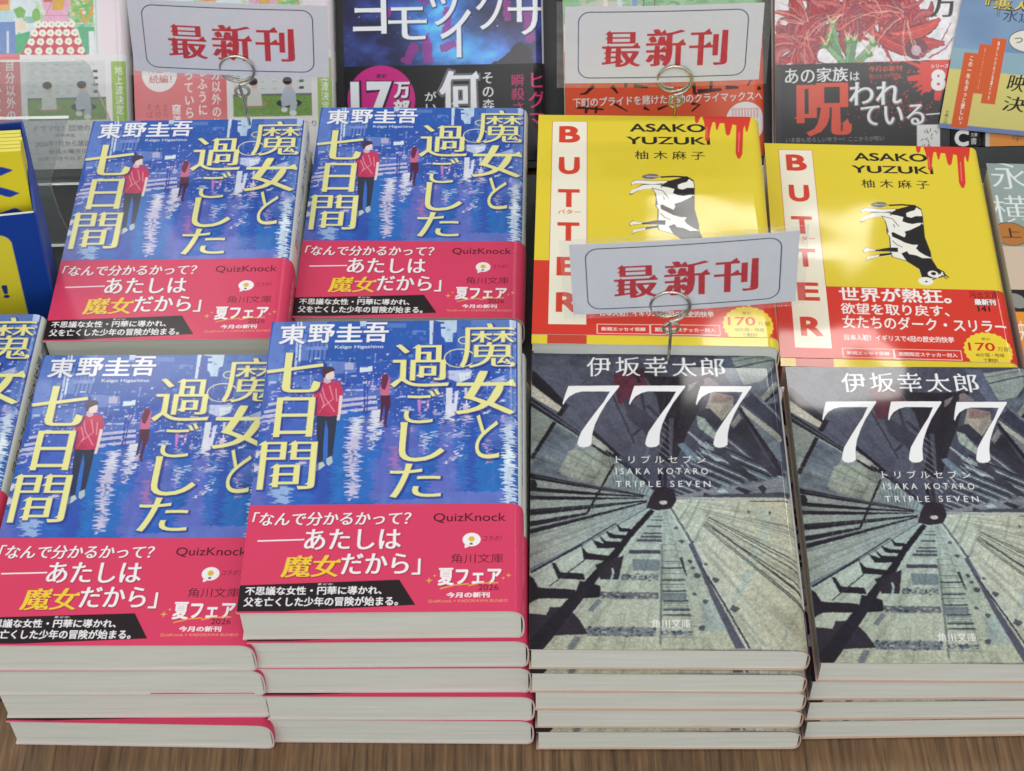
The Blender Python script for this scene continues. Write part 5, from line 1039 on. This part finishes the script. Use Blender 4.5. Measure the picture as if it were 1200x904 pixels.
# ================================================================ sign cards and their wire holders
sign_me = None
def sign(bl, br, tl, ring, foot, label, hlabel, lift=0.):
    global sign_me
    bl, br, tl, ring, foot = (np.array(v)/MM for v in (bl, br, tl, ring, foot))
    if sign_me is None:
        A = art_sign(91, 39); C = A.read(); ny, nx = C.shape[:2]; G = Geo()
        X, Y = np.meshgrid(np.linspace(0, 91, nx), np.linspace(0, 39, ny)); bow = lambda X: 1.0*np.sin(X/91*math.pi)
        G.grid(np.stack([X, Y, bow(X)], -1), C)
        Xc, Yc = np.meshgrid(np.linspace(0, 91, 30), [0, 39]); G.grid(np.stack([Xc, Yc, bow(Xc)-.25], -1), np.array(lin((214, 214, 214)))*.8, flip=True)
        x1 = np.linspace(0, 91, 30)
        for y, f in ((0, True), (39, False)): G.grid(np.stack([np.stack([x1, x1*0+y, bow(x1)], -1), np.stack([x1, x1*0+y, bow(x1)-.25], -1)]), (.6, .6, .62), flip=not f)
        for x in (0, 91): G.add([(x, 0, 0), (x, 39, 0), (x, 39, -.25), (x, 0, -.25)], [[(0, 1, 2, 3)]], (.25, .25, .28))
        F = Geo(); xf = np.linspace(-3.8, 94.6, 40); yf = np.array([-2.2, 41.4]); XF, YF = np.meshgrid(xf, yf)
        F.grid(np.stack([XF, YF, bow(np.clip(XF, 0, 91))+.3], -1), (1, 1, 1)); F.grid(np.stack([XF, YF, bow(np.clip(XF, 0, 91))-.55], -1), (1, 1, 1), flip=True)
        for y, f in ((-2.2, True), (41.4, False)): F.grid(np.stack([np.stack([xf, xf*0+y, bow(np.clip(xf, 0, 91))+.3], -1), np.stack([xf, xf*0+y, bow(np.clip(xf, 0, 91))-.55], -1)]), (1, 1, 1), flip=not f)
        sign_me = (G.mesh('sign_card', True), F.mesh('film', True))
    U = (br-bl); U /= np.linalg.norm(U); Vv = tl-bl; Nn = np.cross(U, Vv); Nn /= np.linalg.norm(Nn); Vv = np.cross(Nn, U)
    M = Matrix(((U[0], Vv[0], Nn[0], bl[0]*MM), (U[1], Vv[1], Nn[1], bl[1]*MM), (U[2], Vv[2], Nn[2], bl[2]*MM), (0, 0, 0, 1)))
    o = link('sign_card', sign_me[0], M_CARD); f = link('clear_film', sign_me[1], M_FILM, o); o.matrix_world = M
    meta(o, label, 'sign', 'sign cards in wire holders')
    # wire: foot, stem, small eye, two turns of ring
    off = 2.6; R = 8.0; c = ring+np.array([0, -0., 0]); y0 = bl[1]+ (-1.0)
    path = [(foot[0]-14, foot[1], foot[2]+.7), (foot[0]+14, foot[1], foot[2]+.7), (foot[0]+14, foot[1]+.1, foot[2]+.8), (foot[0]+.5, foot[1], foot[2]+1.6), (foot[0], foot[1], foot[2]+4)]
    b = np.array([c[0]+1.2, c[1]-off*.5, c[2]-R-7.5]); a0 = np.array(path[-1])
    for t in np.linspace(.1, 1, 8): path.append(tuple(a0*(1-t)+b*t))
    for t in np.linspace(0, 2*math.pi, 22)[1:]: path.append((b[0]-.2+3.2*math.sin(t), b[1]-.6*t/6.3-.5, b[2]+3.2-3.2*math.cos(t)))
    for t in np.linspace(0, 4*math.pi, 70): path.append((c[0]+R*math.sin(t), c[1]-off+2*off*(t/(4*math.pi))-.4+.6, c[2]-R*math.cos(t)))
    tube('card_holder', path, .72, M_STEEL, hlabel, 'wire holder', 'wire card holders')
def tube(name, path, r, mat, label=None, cat=None, group=None, parent=None, base=None):
    P = np.array(path, float)
    for k in range(2):
        Q = [P[0]]
        for a, b in zip(P[:-1], P[1:]): Q += [a*.75+b*.25, a*.25+b*.75]
        Q.append(P[-1]); P = np.array(Q)
    D = np.gradient(P, axis=0); D /= np.linalg.norm(D, axis=1, keepdims=True)+1e-9
    n = np.cross(D[0], [0.3, .2, .9]); n /= np.linalg.norm(n); ring = []
    for p, d in zip(P, D):
        n = n-d*np.dot(n, d); n /= np.linalg.norm(n)+1e-9; m = np.cross(d, n)
        ring.append([p+r*(math.cos(a)*n+math.sin(a)*m) for a in np.arange(8)*math.pi/4])
    ring = np.array(ring); ring = np.concatenate([ring, ring[:, :1]], 1); o0 = P[0].copy() if base is None else np.array(base)
    G = Geo(); G.grid(ring-o0, (1, 1, 1), flip=True); G.add(ring[0, :8]-o0, [[(0, 1, 2, 3), (0, 3, 4, 7), (4, 5, 6, 7)]]); G.add(ring[-1, :8]-o0, [[(0, 3, 2, 1), (0, 7, 4, 3), (4, 7, 6, 5)]])
    o = link(name, G.mesh(name, True), mat, parent); o.location = tuple(o0*MM); meta(o, label, cat, group); return o
sign((0.0259,0.4943,0.0997), (0.1177,0.4944,0.1052), (0.0230,0.4956,0.1383), (0.0653,0.4944,0.1051), (.0667, .4968, .0002),
     'lowest 最新刊 sign card, in front of the left yellow BUTTER paperback', 'wire ring holder rising between the left yellow paperback and the 777 stack')
sign((0.0275,0.6454,0.0973), (0.1208,0.6454,0.0975), (0.0270,0.6524,0.1332), (0.0789,0.6457,0.0988), (.081, .6530, .0306),
     'cream-white 最新刊 sign card in front of the red-orange banded book', 'wire ring holder behind the left yellow BUTTER paperback')
sign((-0.1744,0.6534,0.1032), (-0.0822,0.6529,0.0973), (-0.1722,0.6567,0.1403), (-0.1262,0.6535,0.1035), (-.126, .6640, .0306),
     'leftmost 最新刊 sign card, in front of the pale pink-banded book', 'wire ring holder behind the rear left blue paperback')

# ================================================================ pop card, shelf card, leaflet box, acrylic
EA = math.radians(-6.5)
A = art_pop(96, 72); C = A.read(); ny, nx = C.shape[:2]; G = Geo()
X, Y = np.meshgrid(np.linspace(0, 96, nx), np.linspace(0, 72, ny)); sk = .07
G.grid(np.stack([X+sk*Y, Y, 0*X+.5], -1), C); G.add([(0, 0, 0), (96, 0, 0), (96+sk*72, 72, 0), (sk*72, 72, 0), (0, 0, .5), (96, 0, .5), (96+sk*72, 72, .5), (sk*72, 72, .5)], [[(0, 3, 2, 1), (0, 1, 5, 4), (1, 2, 6, 5), (2, 3, 7, 6), (3, 0, 4, 7)]], (.6, .6, .6))
o = link('pop_card', G.mesh('pop_card'), M_CARD); meta(o, 'blue and yellow pop card with orange text strips leaning at top right', 'card')
o.matrix_world = Matrix.Translation((0.2265,0.7027,0.0157)) @ Matrix.Rotation(TILT, 4, 'X') @ Matrix.Translation((0, 0, .0014)) @ Matrix.Rotation(EA, 4, 'Z')
A = Art(15, 14, .2, (28, 28, 30)); A.text('WHO', (1, 10.6, 14, 13), (236, 236, 232), (.04, .03)); A.text('C', (2, 1, 9.5, 9.6), (240, 240, 236), (.05, .05)); A.text('書', (10.4, 2, 13.6, 5.4), (230, 230, 226)); A.text('文庫', (10.4, 6, 13.8, 8), (230, 230, 226))
C = A.read(); ny, nx = C.shape[:2]; G = Geo(); X, Y = np.meshgrid(np.linspace(0, 15, nx), np.linspace(0, 14, ny)); G.grid(np.stack([X, Y, 0*X+.4], -1), C); G.box((0, 0, 0), (15, 14, .38), (.02, .02, .02))
o = link('shelf_card', G.mesh('shelf_card'), M_CARD); meta(o, 'small black shelf card with white lettering under the pop card', 'card')
e0 = np.array((0.2265,0.7027,0.0157))
o.matrix_world = Matrix.Translation((e0[0]+.0065, e0[1]-.0076, e0[2]-.0076)) @ Matrix.Rotation(TILT, 4, 'X') @ Matrix.Translation((0, 0, .0007)) @ Matrix.Rotation(math.radians(-1), 4, 'Z')

BYAW = math.radians(7); bx1 = -209.5; bxw = 118
r = empty('leaflet_box', (bx1*MM, .548, .0022), (0, 0, BYAW)); meta(r, 'blue cardboard leaflet box with a yellow rounded label, left picture edge', 'leaflet box')
FH = (-0.2044,0.5480,0.1116)[2]/MM-2.2; BHT = (-0.2068,0.5820,0.1376)[2]/MM-2.2+2
A = art_box_front(bxw, FH); C = A.read(); ny, nx = C.shape[:2]; G = Geo(); lx = lambda z: z*.06
X, Y = np.meshgrid(np.linspace(-bxw, 0, nx), np.linspace(0, FH, ny)); G.grid(np.stack([X+lx(Y), 0*X, Y], -1), C)
G.grid(np.stack([np.stack(np.meshgrid([-bxw, 0], [0]), -1)[0][:, 0]*1.0, [1.2, 1.2], [0., 0.]], -1)[None].repeat(2, 0)+np.array([[[0, 0, 0]], [[lx(FH), 0, FH]]]), np.array(lin((22, 66, 158)))*.8, flip=True)
G.add([(-bxw+lx(FH), 0, FH), (lx(FH), 0, FH), (lx(FH), 1.2, FH), (-bxw+lx(FH), 1.2, FH)], [[(0, 1, 2, 3)]], (.7, .7, .66))
link('front_panel', G.mesh('front_panel'), M_CARD, r)
def panel(name, V, mat):
    V = np.array(V, float); n = np.cross(V[1]-V[0], V[3]-V[0]); n /= np.linalg.norm(n); G = Geo(); G.add(np.concatenate([V, V+n*1.0]), [[(0, 3, 2, 1), (4, 5, 6, 7), (0, 1, 5, 4), (1, 2, 6, 5), (2, 3, 7, 6), (3, 0, 4, 7)]])
    link(name, G.mesh(name), mat, r)
panel('side_panel', [(.1, 0, 0), (.1, 26, 0), (lx(BHT)-1.9, 26, BHT), (lx(FH)+.1, 0, FH)], M_BLUE)
panel('back_panel', [(-bxw, 27.2, 0), (0, 27.2, 0), (lx(BHT)-1.4, 27.2, BHT), (-bxw+lx(BHT), 27.2, BHT)], M_BLUE)
G = Geo(); G.box((-bxw, 0, 0), (0, 27, .6)); link('base', G.mesh('base'), M_BLUE, r)
LH = 138.; A = art_leaflet(100, LH); C = A.read(); ny, nx = C.shape[:2]; G = Geo(); X, Y = np.meshgrid(np.linspace(-100, 0, nx), np.linspace(0, LH, ny)); G.grid(np.stack([X, 0*X, Y], -1), C)
G.box((-100, .05, 0), (0, 2.0, LH), np.array(lin((244, 232, 110)))*.8)
leaf = None
for k in range(6):
    if leaf is None: leaf = link('leaflet', G.mesh('leaflet'), M_CARD); o = leaf
    else: o = leaf.copy(); col.objects.link(o)
    o.location = ((bx1+lx(70)-5.4-.4*k+(.6 if k == 3 else 0))*MM, .5505+.0023*k, 3.2*MM); o.rotation_euler = (math.radians(-1.5), math.radians(3.4), BYAW+math.radians(.25*(k % 3-1)))
    meta(o, ['foremost yellow leaflet with blue lettering in the blue box', 'yellow leaflet edge right behind the foremost leaflet in the blue box', 'third yellow leaflet from the front in the blue box', 'yellow leaflet sticking out slightly among those in the blue box', 'second yellow leaflet from the back of the blue box', 'rearmost yellow leaflet standing against the back of the blue box'][k], 'leaflet', 'yellow leaflets in the blue box')
# clear acrylic holder: upright sheet with a rounded corner, and a low front wall
def acrylic(name, pts, y, parent, t=2.):
    P = np.array(pts, float); n = len(P); V = np.concatenate([np.stack([P[:, 0], np.full(n, y), P[:, 1]], 1), np.stack([P[:, 0], np.full(n, y+t), P[:, 1]], 1)])
    G = Geo(); f = np.arange(n); c = [(0, i, i+1) for i in range(1, n-1)]; G.add(V, [c, [(a+n, d+n, b+n) for a, b, d in c]], mat=0); G.add(V, [[(i, i+n, (i+1) % n+n, (i+1) % n) for i in range(n)]], mat=1)
    me = G.mesh(name); return link(name, me, [M_ACRYL, M_ACEDGE], parent)
ac = empty('acrylic_holder', (0, 0, 0)); meta(ac, 'clear acrylic holder with a rounded corner before the pale book at top left', 'acrylic holder')
arc = [(-211+6*math.sin(a), 77.6+6*math.cos(a)) for a in np.linspace(0, 1.45, 8)]
acrylic('upright_sheet', [(-330, 2.2), (-330, 84.5)]+arc+[(-203.5, 60), (-199, 28), (-197, 2.2)][::1], 686, ac)
acrylic('front_wall', [(-330, 2.2), (-330, 86.6), (-207, 86.3), (-224.7, 44.9), (-224.2, 25), (-221, 2.2)], 640, ac)
acrylic('foot_sheet', [(-330, 2.2), (-330, 26), (-226, 26), (-222, 2.2)], 600, ac)
bpy.data.objects.remove(_to)
